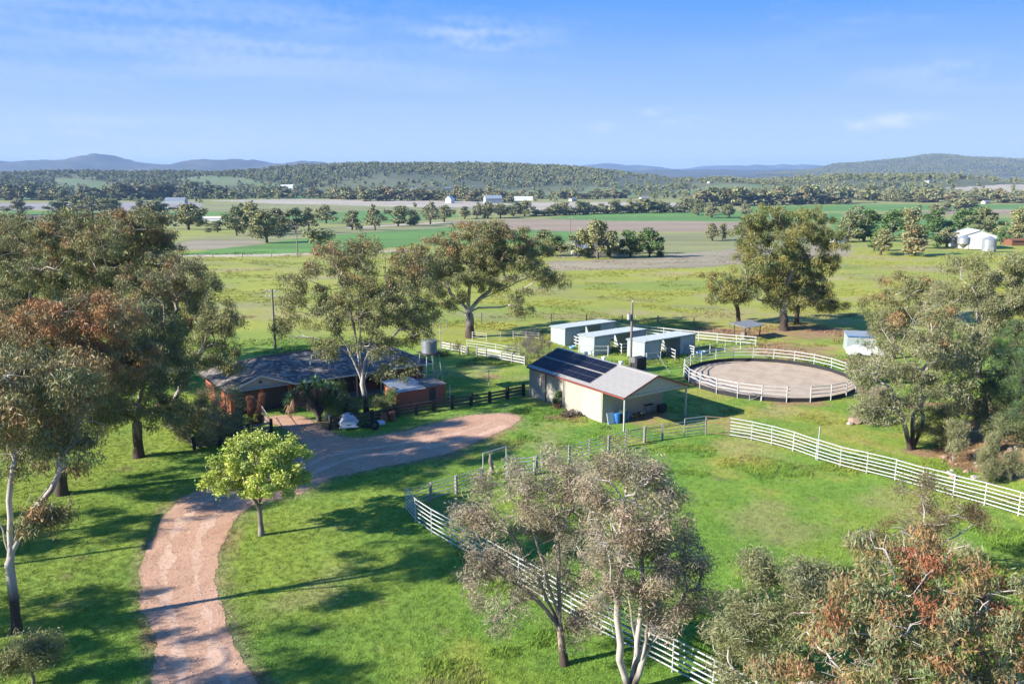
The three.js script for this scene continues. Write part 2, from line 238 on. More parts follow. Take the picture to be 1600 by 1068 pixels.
function groundColor(x, z) {
  const D = -z;
  const n1 = fbm(x * 0.05, z * 0.05, 3), n2 = fbm(x * 0.22 + 7, z * 0.22, 3), n3 = fbm(x * 0.011, z * 0.02, 3, 9);
  let c = mix3(C.lush, C.lawn, smooth(-0.28, 0.22, n1 + n2 * 0.5));
  c = mix3(c, [0.27, 0.27, 0.045], smooth(0.06, 0.36, n2 * 0.7 + n3 * 0.8));
  if (D < 104) {
    c = mix3(c, C.straw, 0.5 * smooth(0.12, 0.42, fbm(x * 0.13 + 31, z * 0.13, 5, 6) + (x > -2 ? 0.08 : 0)));
    c = mix3(c, [0.20, 0.145, 0.075], 0.5 * smooth(0.24, 0.42, fbm(x * 0.5 + 3, z * 0.5, 4, 2)));
    c = mix3(c, [0.085, 0.20, 0.02], 0.55 * smooth(0.16, 0.36, fbm(x * 0.3 + 61, z * 0.3, 4, 1)));
  }
  const pad = smooth(98, 118, D + n1 * 14);
  if (pad > 0) {
    let p = mix3(C.paddock, C.crop, 0.4 * smooth(0.02, 0.3, fbm(x * 0.02 + 3, z * 0.05, 3, 4)));
    p = mix3(p, C.straw, 0.75 * smooth(0.05, 0.34, fbm(x * 0.035 + 12, z * 0.06, 4, 2) + fbm(x * 0.25, z * 0.3, 2) * 0.35) * smooth(100, 130, D));
    p = mix3(p, C.dull, 0.6 * smooth(0.1, 0.35, fbm(x * 0.06 + 50, z * 0.1, 3, 5)));
    c = mix3(c, p, pad);
  }
  if (D < 118) { const bd = fbm(x * 0.15, z * 0.15, 3); if (inPoly(x + bd * 9, z + bd * 9, bankDirt)) c = mix3(c, mix3(C.soil, C.straw, smooth(-0.1, 0.3, n2)), 0.85); else if (x > 30 && D < 100 && inPoly(x - 4 + bd * 16, z + bd * 10, bankDirt)) c = mix3(c, C.straw, 0.6); }
  for (const [sx, sz, r] of dirtSpots) { const d = Math.hypot(x - sx, (z - sz)) / r + fbm(x * 0.9, z * 0.9, 3) * 1.1; if (d < 1.05) c = mix3(c, C.soil, 0.75 * (1 - smooth(0.55, 1.05, d))); }
  if (D < 82 && x < 4 && x > -30) { // worn verge of the drive: thin grass, grit and bare earth
    const w = fbm(x * 0.7 + 2, z * 0.7, 3) * 1.5; let hit = 0; for (const [ox, oz] of [[0.5, 0], [-0.5, 0], [0, 0.5], [0, -0.5], [0.9, 0.6], [-1.1, -0.3]]) if (inPoly(x + ox + w * 0.4, z + oz + w * 0.4, driveOutline)) hit++;
    if (hit) c = mix3(c, mix3([0.3, 0.25, 0.12], C.soil, smooth(-0.1, 0.3, n2)), Math.min(0.75, hit * 0.16 + Math.max(0, n2)));
  }
  if (D > 190) {
    c = mix3(c, C.dull, smooth(360, 700, D) * 0.6);
    if (D > 1150) c = mix3(c, mix3([0.12, 0.13, 0.05], [0.07, 0.085, 0.036], smooth(-0.25, 0.25, fbm(x * 0.004, z * 0.004, 3))), smooth(1200, 1500, D));
    if (D > 3600) c = mix3(c, mix3(C.wood, [0.1, 0.095, 0.05], smooth(0.0, 0.35, fbm(x * 0.004 + 8, z * 0.004, 4))), smooth(3700, 4400, D));
    const wob = fbm(x * 0.012, z * 0.012, 2) * D * 0.006;
    for (const f of fields) if (x > f.b[0] && x < f.b[1] && z > f.b[2] && z < f.b[3] && inPoly(x + wob * 0.5, z + wob, f.p)) { const v = 1 + 0.34 * fbm(x * 0.03, z * 0.09, 3) + 0.12 * nz(x * 0.3, z * 0.9) + 0.09 * Math.sin(z * 0.21 + x * 0.03 * (f.color[0] > 0.2 ? 1 : -1) + f.b[0]) + 0.07 * Math.sin(z * 0.047 + x * 0.012); c = [f.color[0] * v, f.color[1] * v, f.color[2] * v]; }
    if (D > 1200) for (const b of bareHills) if (inPoly(x + wob, z, b)) c = mix3([0.16, 0.165, 0.07], [0.09, 0.17, 0.045], smooth(-0.2, 0.2, n1));
  }
  const v = 1 + n2 * 0.18;
  return [c[0] * v, c[1] * v, c[2] * v];
}
{
  const Ds = []; for (let d = -70; d < 24; d += 6) Ds.push(d); for (let d = 24; d < 13500; d *= d < 260 ? 1.0085 : d < 2600 ? 1.011 : 1.02) Ds.push(d);
  const NC = 330, p = [], col = [], uv = [], idx = [];
  for (const D of Ds) for (let i = 0; i <= NC; i++) {
    const s = (i / NC - 0.5) * 2, w = 0.78 * (Math.max(D, 0) + 60) * (Math.abs(s) > 0.93 ? 1 + (Math.abs(s) - 0.93) * 14 : 1), x = s * w, z = -D;
    p.push(x, T(x, z), z); uv.push(x / 7, z / 7);
    const c = groundColor(x, z); col.push(c[0] * 1.2, c[1] * 1.2, c[2] * 1.2);
  }
  for (let r = 0; r < Ds.length - 1; r++) for (let i = 0; i < NC; i++) { const a = r * (NC + 1) + i, b = a + NC + 1; idx.push(a, a + 1, b, b, a + 1, b + 1); }
  const g = new THREE.BufferGeometry(); g.setAttribute('position', new THREE.Float32BufferAttribute(p, 3)); g.setAttribute('uv', new THREE.Float32BufferAttribute(uv, 2)); g.setAttribute('color', new THREE.Float32BufferAttribute(col, 3)); g.setIndex(idx); g.computeVertexNormals();
  const o = add('ground', g, new THREE.MeshStandardMaterial({ map: grassTex, bumpMap: grassBump, bumpScale: 0.012, vertexColors: true, roughness: 0.95 }), scene);
  tag(o, null, null, null, 'structure');
}
// flat sheet with an uneven outline
function sheet(name, outline, m, y, uvs, jag) {
  const pts = []; for (let i = 0; i < outline.length; i++) { const a = outline[i], b = outline[(i + 1) % outline.length], n = Math.max(1, Math.round(Math.hypot(b[0] - a[0], b[1] - a[1]) / 0.06)); for (let k = 0; k < n; k++) { const x = lerp(a[0], b[0], k / n), z = lerp(a[1], b[1], k / n), dx = b[0] - a[0], dz = b[1] - a[1], L = Math.hypot(dx, dz) || 1, o = (fbm(x * 0.35, z * 0.35, 3) * 1.1 + fbm(x * 4.1 + 9, z * 4.1, 3) * 0.34 + (spk(i * 37 + k, k * 11) - 0.5) * 0.12) * jag; pts.push(new THREE.Vector2(x + dz / L * o, -(z - dx / L * o))); } }
  const g = new THREE.ShapeGeometry(new THREE.Shape(pts)); g.rotateX(-Math.PI / 2); g.translate(0, y, 0); const uv = g.attributes.uv, p = g.attributes.position; for (let i = 0; i < uv.count; i++) uv.setXY(i, p.getX(i) / uvs, p.getZ(i) / uvs);
  const o = add(name, g, m, scene); tag(o, null, null, null, 'structure'); return o;
}
sheet('driveway', driveOutline, mat(0.62, 0.365, 0.225, { map: driveTex, bumpMap: driveTex, bumpScale: 0.012, roughness: 0.95 }), 0.02, 7.3, 0.5);

{ // compacted wheel tracks along the drive and loose stones on it
  const mid = new THREE.CatmullRomCurve3([[328, 1110], [300, 980], [284, 900], [296, 830], [335, 790], [400, 764], [470, 740], [530, 715], [620, 700], [720, 682], [780, 662]].map((p) => G(...p)), false, 'centripetal').getSpacedPoints(90);
  const strip = (off, w) => { const L = [], R = []; mid.forEach((p, i) => { const q = mid[Math.min(90, i + 1)], o = mid[Math.max(0, i - 1)], d = q.clone().sub(o).setY(0).normalize(), n = V(-d.z, 0, d.x), k = off + 0.25 * fbm(i * 0.13, off, 2); L.push([p.x + n.x * (k - w / 2), p.z + n.z * (k - w / 2)]); R.unshift([p.x + n.x * (k + w / 2), p.z + n.z * (k + w / 2)]); }); return [...L, ...R]; };
  const tm = mat(0.72, 0.47, 0.315, { map: driveTex, roughness: 0.95 });
  sheet('wheel_track', strip(-0.85, 0.55), tm, 0.025, 5.1, 0.75); sheet('wheel_track', strip(0.8, 0.6), tm, 0.0255, 5.1, 0.75);
  const r = rng(4141), n = 9000, im = new THREE.InstancedMesh(new THREE.IcosahedronGeometry(0.035, 0), mat(1, 1, 1, { roughness: 0.95 }), n), m = new THREE.Matrix4(), q = new THREE.Quaternion(), e = new THREE.Euler(), c = new THREE.Color(); let k = 0, guard = 0;
  while (k < n && guard++ < 90000) { const D = 28 + 46 * r(), x = -24 + 26 * r(), z = -D; const a = fbm(x * 1.1, z * 1.1, 3) * 1.2; if (!inPoly(x + a, z + a * 0.7, driveOutline) && !inPoly(x + (r() - 0.5) * 1.4, z + (r() - 0.5) * 1.4, driveOutline)) continue; const s = 0.5 + 1.1 * r() * r(), v = 0.55 + 0.6 * r(); m.compose(V(x, 0.025, z), q.setFromEuler(e.set(r() * 6, r() * 6, 0)), V(s, s * 0.7, s)); im.setMatrixAt(k, m); im.setColorAt(k, c.setRGB(0.56 * v, 0.39 * v, 0.29 * v)); k++; }
  im.count = k; im.name = 'gravel'; im.castShadow = im.receiveShadow = true; scene.add(im); tag(im, 'loose gravel stones on the pink driveway', 'gravel', null, 'stuff');
}

// ---------------------------------------------------------------- trees
// one hanging spray of narrow leaves on a thin stalk; instanced through a crown
function sprayGeo(seed, n, leafL, leafW, spread, droop) {
  const r = rng(seed), p = [], nr = [], idx = [];
  for (let i = 0; i < n; i++) {
    const b = V((r() - 0.5) * spread, (r() - 0.5) * spread * 0.8, (r() - 0.5) * spread);
    const d = V(r() - 0.5, (r() - 0.5) - droop, r() - 0.5).normalize(), s = d.clone().cross(V(r() - 0.5, r() - 0.5, r() - 0.5)).normalize(), L = leafL * (0.7 + 0.6 * r()), w = leafW * (0.75 + 0.5 * r());
    const nrm = d.clone().cross(s).normalize(), m = b.clone().addScaledVector(d, L * 0.45), t = b.clone().addScaledVector(d, L).addScaledVector(nrm, L * 0.14), k = p.length / 3;
    const q1 = m.clone().addScaledVector(s, w / 2), q2 = m.clone().addScaledVector(s, -w / 2);
    for (const q of [b, q1, q2, t]) { p.push(q.x, q.y, q.z); nr.push(nrm.x, nrm.y, nrm.z); }
    idx.push(k, k + 2, k + 1, k + 1, k + 2, k + 3);
  }
  const g = new THREE.BufferGeometry(); g.setAttribute('position', new THREE.Float32BufferAttribute(p, 3)); g.setAttribute('normal', new THREE.Float32BufferAttribute(nr, 3)); g.setIndex(idx); return g;
}
const SPRAY = { gum: sprayGeo(5, 26, 0.24, 0.055, 0.62, 0.55), fine: sprayGeo(6, 30, 0.19, 0.034, 0.6, 0.3), broad: sprayGeo(7, 26, 0.16, 0.09, 0.55, 0.1), needle: sprayGeo(8, 34, 0.26, 0.024, 0.5, -0.3), big: sprayGeo(9, 24, 0.36, 0.085, 0.95, 0.5), sickle: sprayGeo(10, 26, 0.19, 0.038, 0.5, 0.55), twig: sprayGeo(11, 16, 0.45, 0.012, 0.35, -0.9) };
const leafMat = new THREE.MeshPhysicalMaterial({ color: 0xffffff, roughness: 0.55, side: THREE.DoubleSide, transmission: 0.34, thickness: 0, specularIntensity: 0.5 });
const PAL = {
  olive: [[0.288, 0.277, 0.1], [0.212, 0.229, 0.085], [0.348, 0.326, 0.121], [0.251, 0.267, 0.121]],
  oliveRust: [[0.24, 0.249, 0.102], [0.3, 0.245, 0.108], [0.2, 0.223, 0.097], [0.42, 0.234, 0.097], [0.26, 0.267, 0.121]],
  rust: [[0.437, 0.212, 0.085], [0.324, 0.243, 0.095], [0.228, 0.232, 0.105], [0.512, 0.243, 0.095], [0.265, 0.254, 0.115]],
  dark: [[0.161, 0.199, 0.074], [0.221, 0.24, 0.089], [0.265, 0.268, 0.102], [0.191, 0.226, 0.102]],
  grey: [[0.42, 0.356, 0.25], [0.304, 0.282, 0.167], [0.483, 0.396, 0.294], [0.231, 0.233, 0.118], [0.42, 0.287, 0.186], [0.347, 0.317, 0.216]],
  greyGreen: [[0.293, 0.296, 0.148], [0.238, 0.243, 0.109], [0.349, 0.332, 0.181], [0.22, 0.226, 0.09]],
  gold: [[0.266, 0.25, 0.064], [0.202, 0.229, 0.078], [0.322, 0.27, 0.074], [0.161, 0.21, 0.074]],
  lime: [[0.525, 0.587, 0.107], [0.404, 0.493, 0.088], [0.625, 0.644, 0.155], [0.322, 0.397, 0.096]],
  red: [[0.19, 0.229, 0.095], [0.342, 0.25, 0.095], [0.257, 0.291, 0.137], [0.418, 0.125, 0.063], [0.294, 0.322, 0.168], [0.162, 0.208, 0.079], [0.399, 0.198, 0.089], [0.38, 0.281, 0.126]],
  brown: [[0.221, 0.124, 0.06], [0.182, 0.137, 0.072], [0.156, 0.156, 0.066]],
  pine: [[0.085, 0.142, 0.053], [0.113, 0.18, 0.063], [0.142, 0.208, 0.07]],
  fresh: [[0.118, 0.204, 0.052], [0.094, 0.172, 0.044], [0.157, 0.235, 0.065]],
  bare: [[0.2, 0.17, 0.15], [0.24, 0.2, 0.17]],
};
function tubes(nodes, barkFn) { // limbs as tapered tubes along chains of nodes
  const kids = nodes.map(() => []); nodes.forEach((n, i) => { if (n.p >= 0) kids[n.p].push(i); });
  const P = [], N = [], Cc = [], UV = [], I = [];
  const ring = (c, t, r, seg, v) => { const a = Math.abs(t.y) > 0.9 ? V(1, 0, 0) : V(0, 1, 0), x = a.cross(t).normalize(), y = t.clone().cross(x), at = P.length / 3; for (let k = 0; k <= seg; k++) { const th = k / seg * Math.PI * 2, n = x.clone().multiplyScalar(Math.cos(th)).addScaledVector(y, Math.sin(th)), q = c.clone().addScaledVector(n, r * (seg > 6 ? 1 + 0.12 * nz(c.x * 2 + n.x, c.y, c.z * 2 + n.z) : 1)); P.push(q.x, q.y, q.z); N.push(n.x, n.y, n.z); const b = barkFn(q, r); Cc.push(b[0], b[1], b[2]); UV.push(k / seg * 2, v); } return at; };
  const walk = (start, child) => { // chain from node start through child while single-minded (thickest child goes on)
    const chain = [start]; let c = child;
    while (true) { chain.push(c); const ks = kids[c]; if (!ks.length) break; let best = ks[0]; for (const k of ks) if (nodes[k].r > nodes[best].r) best = k; for (const k of ks) if (k !== best) todo.push([c, k]); c = best; }
    const rs = chain.map((i) => nodes[i].r); rs[0] = Math.min(rs[0], rs[1] * 1.15);
    const seg = rs[1] > 0.12 ? 10 : rs[1] > 0.05 ? 7 : rs[1] > 0.02 ? 5 : 3;
    let prev = -1, v = 0;
    for (let i = 0; i < chain.length; i++) { const c0 = nodes[chain[i]].pos, a = nodes[chain[Math.max(0, i - 1)]].pos, b = nodes[chain[Math.min(chain.length - 1, i + 1)]].pos, t = b.clone().sub(a).normalize(); if (i) v += c0.distanceTo(a); const at = ring(c0, t, rs[i], seg, v); if (prev >= 0) for (let k = 0; k < seg; k++) I.push(prev + k, prev + k + 1, at + k, at + k, prev + k + 1, at + k + 1); prev = at; }
  };
  const todo = []; nodes.forEach((n, i) => { if (n.p < 0) for (const k of kids[i]) todo.push([i, k]); });
  while (todo.length) walk(...todo.pop());
  const g = new THREE.BufferGeometry(); g.setAttribute('position', new THREE.Float32BufferAttribute(P, 3)); g.setAttribute('normal', new THREE.Float32BufferAttribute(N, 3)); g.setAttribute('uv', new THREE.Float32BufferAttribute(UV, 2)); g.setAttribute('color', new THREE.Float32BufferAttribute(Cc, 3)); g.setIndex(I); return g;
}
const barkGum = (stock = 1.8, pale = [0.52, 0.46, 0.4]) => (q, r) => { const n = fbm(q.x * 1.7, q.y * 1.1, 3, q.z), s = smooth(-0.3, 0.4, (stock - q.y) / stock + n * 1.2), c = mix3(pale, [0.2, 0.16, 0.13], smooth(0.0, 0.3, n)); const d = mix3(c, [0.075, 0.05, 0.038], s); return r < 0.014 ? mix3(d, [0.42, 0.36, 0.3], 0.6) : d; };
const barkDark = (q) => { const n = fbm(q.x * 3, q.y * 2, 2, q.z); return mix3([0.13, 0.10, 0.08], [0.06, 0.045, 0.036], smooth(-0.2, 0.3, n)); };
const barkGrey = (q) => { const n = fbm(q.x * 3, q.y * 2, 2, q.z); return mix3([0.3, 0.26, 0.22], [0.16, 0.13, 0.11], smooth(-0.2, 0.3, n)); };
// lobes: {c: Vector3 from the base, r, ry}; stems: fork points
function skeleton(rand, forks, lobes, o) {
  const nodes = [], add1 = (pos, p, len) => { nodes.push({ pos, p, len, r: 0 }); return nodes.length - 1; };
  const root = add1(V(0, -0.15, 0), -1, 0);
  const path = (from, to, steps, wob, lift) => {
    const a = nodes[from].pos, L = a.distanceTo(to); let cur = from;
    const prevDir = nodes[from].p >= 0 ? a.clone().sub(nodes[nodes[from].p].pos).normalize() : V(0, 1, 0);
    const c1 = a.clone().addScaledVector(prevDir, L * 0.2).lerp(a.clone().lerp(to, 0.45), 0.35).add(V(0, L * lift, 0));
    for (let i = 1; i <= steps; i++) { const t = i / steps, q = a.clone().multiplyScalar((1 - t) ** 2).addScaledVector(c1, 2 * t * (1 - t)).addScaledVector(to, t * t); if (i < steps) q.add(V(rand() - 0.5, rand() - 0.5, rand() - 0.5).multiplyScalar(L * wob)); cur = add1(q, cur, nodes[cur].len + q.distanceTo(nodes[cur].pos)); }
    return cur;
  };
  const tips = forks.map((f) => { const b = forks.length > 1 ? add1(V(f.x * 0.12, -0.1, f.z * 0.12), -1, 0) : root; return path(b, f, 5, 0.035, 0.02); });
  const near = (q, k, from = 0, minLen = 0) => { let best = 0, bc = 1e9; for (let i = from; i < nodes.length; i++) { if (nodes[i].len < minLen) continue; const n = nodes[i], d = n.pos.distanceTo(q), down = Math.max(0, n.pos.y - q.y), c = d + k * n.len + down * 1.2; if (c < bc) { bc = c; best = i; } } return best; };
  for (const q of o.boughs ?? []) path(near(q, 1.0, 0, Math.min(...tips.map((t) => nodes[t].len)) * 0.85), q, 6, 0.035, 0.1);
  const forkLen = Math.min(...tips.map((t) => nodes[t].len)) * 0.8, clumps = [];
  for (const l of [...lobes].sort((a, b) => a.c.length() - b.c.length())) {
    const s = near(l.c, 0.55, 0, forkLen), first = nodes.length;
    const q = l.c.clone().add(V(0, -l.ry * 0.25, 0)); path(s, q, Math.max(3, Math.round(nodes[s].pos.distanceTo(q) / 0.9)), 0.05, 0.08);
    const from = Math.max(0, nodes.length - 4), nb = Math.max(4, Math.round(o.limbs * (0.6 + l.r * 0.5)));
    const inside = (lo) => { const d = V(rand() * 2 - 1, rand() * 2 - 1, rand() * 2 - 1); while (d.lengthSq() > 1 || d.lengthSq() < 0.01) d.set(rand() * 2 - 1, rand() * 2 - 1, rand() * 2 - 1); d.normalize(); const k = lo + (1 - lo) * Math.cbrt(rand()); return V(l.c.x + d.x * l.r * k, l.c.y + d.y * l.ry * k, l.c.z + d.z * l.r * k); };
    for (let i = 0; i < nb; i++) { const t = inside(0.45); path(near(t, 0.1, from), t, 3, 0.08, 0.1); }
    const nc = Math.max(3, Math.round(o.clumps * (o.thick ?? 1) * l.r * (l.r + l.ry) / 2 * (l.dens ?? 1)));
    for (let i = 0; i < nc; i++) { const t = inside(o.shell ?? 0.62), n = near(t, 0.05, Math.min(from, first)); if (rand() < (o.twigs ?? 0.55)) path(n, t, 2, 0.1, 0.05); clumps.push([t, l]); }
  }
  // pipe model radii
  const tip = 0.011; for (let i = nodes.length - 1; i >= 0; i--) { const n = nodes[i]; n.a = (n.a || 0) || tip ** 2.3; if (n.p >= 0) nodes[n.p].a = (nodes[n.p].a || 0) + n.a; }
  const base = Math.max(...nodes.filter((n) => n.p < 0).map((n) => n.a)) ** (1 / 2.3), ex = Math.log(o.trunk / tip) / Math.log(base / tip);
  for (const n of nodes) { n.r = tip * Math.pow(n.a ** (1 / 2.3) / tip, ex); const y = n.pos.y; if (y < 0.9 && n.len < 1.2) n.r *= 1 + 0.5 * (1 - Math.max(0, y) / 0.9) ** 2; }
  return { nodes, clumps };
}
let nSpray = 0;
function crown(parent, rand, clumps, o, name = 'crown') {
  const pal = PAL[o.pal], top = o.topPal ? PAL[o.topPal] : null, items = [];
  let yMax = -1e9, yMin = 1e9; for (const [t] of clumps) { yMax = Math.max(yMax, t.y); yMin = Math.min(yMin, t.y); }
  for (const [t, l] of clumps) {
    const n = Math.round(o.sprays * (0.6 + 0.8 * rand())), cr = o.clumpR * (0.7 + 0.6 * rand()), P0 = top && rand() < smooth(0.45, 0.95, (t.y - yMin) / (yMax - yMin + 0.01)) * 0.8 ? top : l.pal ? PAL[l.pal] : pal, base = P0[Math.floor(rand() * P0.length)];
    for (let i = 0; i < n; i++) { const q = V((rand() + rand() + rand() - 1.5) * 1.1, (rand() + rand() + rand() - 1.5) * 0.95, (rand() + rand() + rand() - 1.5) * 1.1).multiplyScalar(cr).add(t), c = P0[Math.floor(rand() * P0.length)], k = 0.8 + 0.4 * rand(), f = 0.55; items.push([q, (o.scale ?? 1) * (0.7 + 0.6 * rand()), [(base[0] * f + c[0] * (1 - f)) * k, (base[1] * f + c[1] * (1 - f)) * k, (base[2] * f + c[2] * (1 - f)) * k]]); }
  }
  const im = new THREE.InstancedMesh(SPRAY[o.spray ?? 'gum'], leafMat, items.length), m = new THREE.Matrix4(), e = new THREE.Euler(), qn = new THREE.Quaternion(), col = new THREE.Color();
  items.forEach(([q, s, c], i) => { e.set((rand() - 0.5) * 0.9, rand() * 6.28, (rand() - 0.5) * 0.9); m.compose(q, qn.setFromEuler(e), V(s, s, s)); im.setMatrixAt(i, m); im.setColorAt(i, col.setRGB(...c)); });
  im.name = name; im.userData.kind = 'stuff'; im.castShadow = im.receiveShadow = true; parent.add(im); nSpray += items.length; return im;
}
let treeSeed = 100; 
const TREE = { limbs: 6, clumps: 6.4, sprays: 10, clumpR: 0.44, trunk: 0.3, pal: 'olive', thick: 0.95, split: 1 };
// base: survey position of the foot; lobes: [px, py, half width px, half height px, nearer(+)/farther(-) metres, density]; fork: survey position(s) of the first fork
function tree(name, label, group, base, forks, lobes, opt = {}) {
  const o = { ...TREE, ...opt }, rand = rng(treeSeed++ * 7919), b = base.isVector3 ? base : G(...base), g = thing(name, label, opt.category ?? 'tree', b, 0, group), s = perPx(b.z - EYE * 0.2);
  const L = lobes.map(([px, py, rx, ry, dz, dens, pal]) => { const z = b.z + (dz ?? (rand() - 0.5) * rx * s * 1.6), c = atZ(px, py, z).sub(b); return { c, r: rx * perPx(z), ry: ry * perPx(z), dens, pal }; });
  if (o.split) for (const l of [...L]) { for (let i = 0; i < 2; i++) { const a = rand() * 6.28, e = (rand() - 0.35) * 1.2, k = 0.75 + 0.35 * rand(), f = 0.45 + 0.2 * rand(); L.push({ ...l, c: l.c.clone().add(V(Math.cos(a) * Math.cos(e) * l.r * k, Math.sin(e) * l.ry * k, Math.sin(a) * Math.cos(e) * l.r * k * 1.3)), r: l.r * f, ry: l.ry * f }); } }
  const fk = forks.map(([px, py, dz]) => atZ(px, py, b.z + (dz ?? 0)).sub(b));
  if (opt.boughs) o.boughs = opt.boughs.map(([px, py, dz]) => atZ(px, py, b.z + (dz ?? (rand() - 0.5) * 1.5)).sub(b));
  const { nodes, clumps } = skeleton(rand, fk, L, o);
  add('trunk', tubes(nodes, o.bark ?? barkGum(o.stock)), M.bark, g); crown(g, rand, clumps, o);
  return g;
}
// --- left group
tree('gum_tree', 'white-limbed gum tree at the left edge beside the small leafy sapling', null, [26, 988], [[14, 880, 0]], [[20, 700, 60, 45, -1.5, .55], [100, 695, 48, 45, 0, .7], [60, 640, 70, 45, 0], [-30, 640, 70, 60, 0], [62, 800, 24, 14, 1.2, .5], [125, 650, 40, 45, -1.5], [15, 590, 70, 40, -1], [95, 600, 55, 38, -1]], { thick: 1.15, boughs: [[2, 810], [34, 800], [58, 745], [80, 765], [22, 720], [105, 725], [-20, 760]], trunk: 0.22, pal: 'oliveRust', stock: 2.6, clumps: 3.2, spray: 'gum', limbs: 5 });
tree('gum_tree', 'rust-topped broad gum tree with dark stump-like trunk behind the white-limbed tree', null, [97, 772], [[97, 700]], [[60, 520, 80, 45, 1, 1.1, 'rust'], [150, 500, 70, 38, 0, 1, 'rust'], [20, 590, 80, 55, 2], [110, 590, 75, 55, 2, 1, 'oliveRust'], [175, 560, 60, 45, -1], [60, 660, 70, 45, 2.5], [-30, 540, 60, 60, -1], [-40, 640, 60, 60, 1]], { boughs: [[70, 640], [100, 600], [140, 580], [40, 620], [120, 540]], thick: 0.95, trunk: 0.36, pal: 'oliveRust', topPal: 'rust', stock: 3 });
tree('gum_tree', 'dark spreading gum tree in front of the garage hedge, low branches over lawn', null, [216, 714], [[214, 660]], [[215, 560, 60, 45, 1], [258, 590, 40, 42, 0], [150, 600, 60, 45, 1], [205, 625, 70, 32, 2.5], [252, 645, 34, 22, 2, .7], [130, 650, 48, 32, 2, .9], [235, 510, 55, 45, -2], [180, 530, 60, 40, -1]], { boughs: [[180, 640], [160, 620], [240, 610], [225, 590], [265, 630], [130, 655]], thick: 0.62, trunk: 0.36, pal: 'dark', stock: 3.5 });
tree('gum_tree', 'tall dense gum tree at far left, darkest crown of the left grove', null, [60, 600], [[60, 520]], [[60, 400, 75, 60], [95, 480, 60, 45], [30, 540, 70, 40], [20, 370, 55, 36], [-10, 420, 60, 65], [110, 440, 50, 55], [40, 470, 80, 50], [-30, 500, 60, 40], [105, 365, 38, 30], [-60, 400, 50, 60]], { thick: 1.1, trunk: 0.45, pal: 'olive', topPal: 'oliveRust', scale: 1.2, clumps: 2.6, spray: 'gum' });
tree('gum_tree', 'tall gum tree with rounded top, highest crown of the left grove', null, [180, 605], [[180, 510]], [[165, 385, 55, 45], [205, 345, 38, 22], [245, 400, 36, 34], [130, 500, 50, 40], [220, 500, 40, 40], [215, 385, 48, 42], [150, 440, 50, 50], [230, 420, 45, 40], [190, 470, 60, 45], [140, 360, 35, 24], [255, 440, 30, 40]], { thick: 1.1, trunk: 0.45, pal: 'olive', topPal: 'oliveRust', scale: 1.2, clumps: 2.8 });
tree('gum_tree', 'gum tree with fan of pale upright limbs above the garage hedge', null, [250, 640], [[248, 590]], [[245, 440, 42, 50, 0], [290, 445, 26, 36, 0], [210, 460, 35, 50, 1], [275, 470, 35, 50, 0], [250, 520, 50, 45, 1], [205, 530, 35, 35, 1], [268, 425, 28, 25, -1]], { boughs: [[238, 515], [250, 500], [262, 510], [270, 525], [228, 535]], thick: 0.8, trunk: 0.32, pal: 'oliveRust', stock: 1.5, clumps: 3.2 });
tree('gum_tree', 'leaning gum tree with open crown against the green paddock left of the house roof', null, [262, 650], [[285, 600]], [[335, 480, 28, 42, -1], [355, 560, 18, 26, 0], [322, 450, 22, 26, -1], [345, 530, 26, 38, 0], [315, 545, 30, 35, 0], [310, 500, 25, 40, -1], [285, 575, 24, 20, 1, .5], [360, 505, 14, 20, 0]], { boughs: [[310, 560], [325, 540], [335, 510]], thick: 0.85, trunk: 0.24, pal: 'olive', stock: 0.8, clumps: 3.6 });
// --- house trees
tree('gum_tree', 'gum tree with pale forked trunk standing in front of the tiled house', null, [573, 645], [[566, 600, 0.4], [582, 596, -0.4]].slice(0, 1), [[520, 440, 55, 50, 0], [590, 420, 60, 45, -1, 1, 'oliveRust'], [640, 450, 42, 50, 0], [480, 480, 42, 42, 1, .8], [560, 490, 55, 40, 2], [620, 500, 48, 40, 1], [648, 508, 30, 26, -1], [570, 535, 40, 24, 2, .5], [455, 520, 22, 22, 0, .7], [545, 395, 40, 22, -1, 1, 'oliveRust'], [610, 580, 28, 16, 1.5, .4], [510, 540, 25, 20, 1, .5]], { boughs: [[550, 560], [522, 505], [588, 545], [602, 480], [622, 560], [562, 470], [640, 500], [540, 450]], thick: 1, trunk: 0.24, pal: 'olive', topPal: 'oliveRust', stock: 1.6, clumps: 3.1, limbs: 5 });
tree('gum_tree', 'big old gum tree with thick dark trunk behind the water tank', null, [735, 527], [[733, 490]], [[680, 400, 42, 35], [730, 380, 48, 32], [790, 385, 45, 35], [835, 400, 32, 28], [700, 440, 45, 28], [770, 425, 45, 28], [835, 435, 32, 22], [660, 430, 30, 30], [815, 470, 18, 22, 1, .8], [745, 410, 50, 30, -2], [690, 470, 26, 18, 1, .5], [760, 362, 35, 16]], { boughs: [[705, 460], [735, 440], [765, 455], [800, 445], [690, 505], [780, 480]], trunk: 0.6, pal: 'olive', topPal: 'oliveRust', scale: 1.35, clumps: 2.4, stock: 2.6, limbs: 4 });
tree('gum_tree', 'largest gum tree on the right, golden crown and thick trunk behind the open shelter', null, [1226, 516], [[1224, 486]], [[1225, 345, 40, 26], [1275, 350, 34, 28], [1200, 385, 45, 32], [1265, 395, 42, 35], [1165, 415, 35, 28], [1225, 425, 48, 32], [1290, 430, 24, 32], [1185, 450, 38, 25], [1250, 460, 38, 20], [1290, 470, 20, 14], [1150, 450, 24, 18, 1, .8], [1195, 338, 24, 16]], { boughs: [[1185, 468], [1212, 440], [1236, 430], [1262, 455], [1290, 452], [1165, 435], [1245, 400]], trunk: 0.55, pal: 'gold', scale: 1.35, clumps: 2.6, stock: 2.6, limbs: 4 });
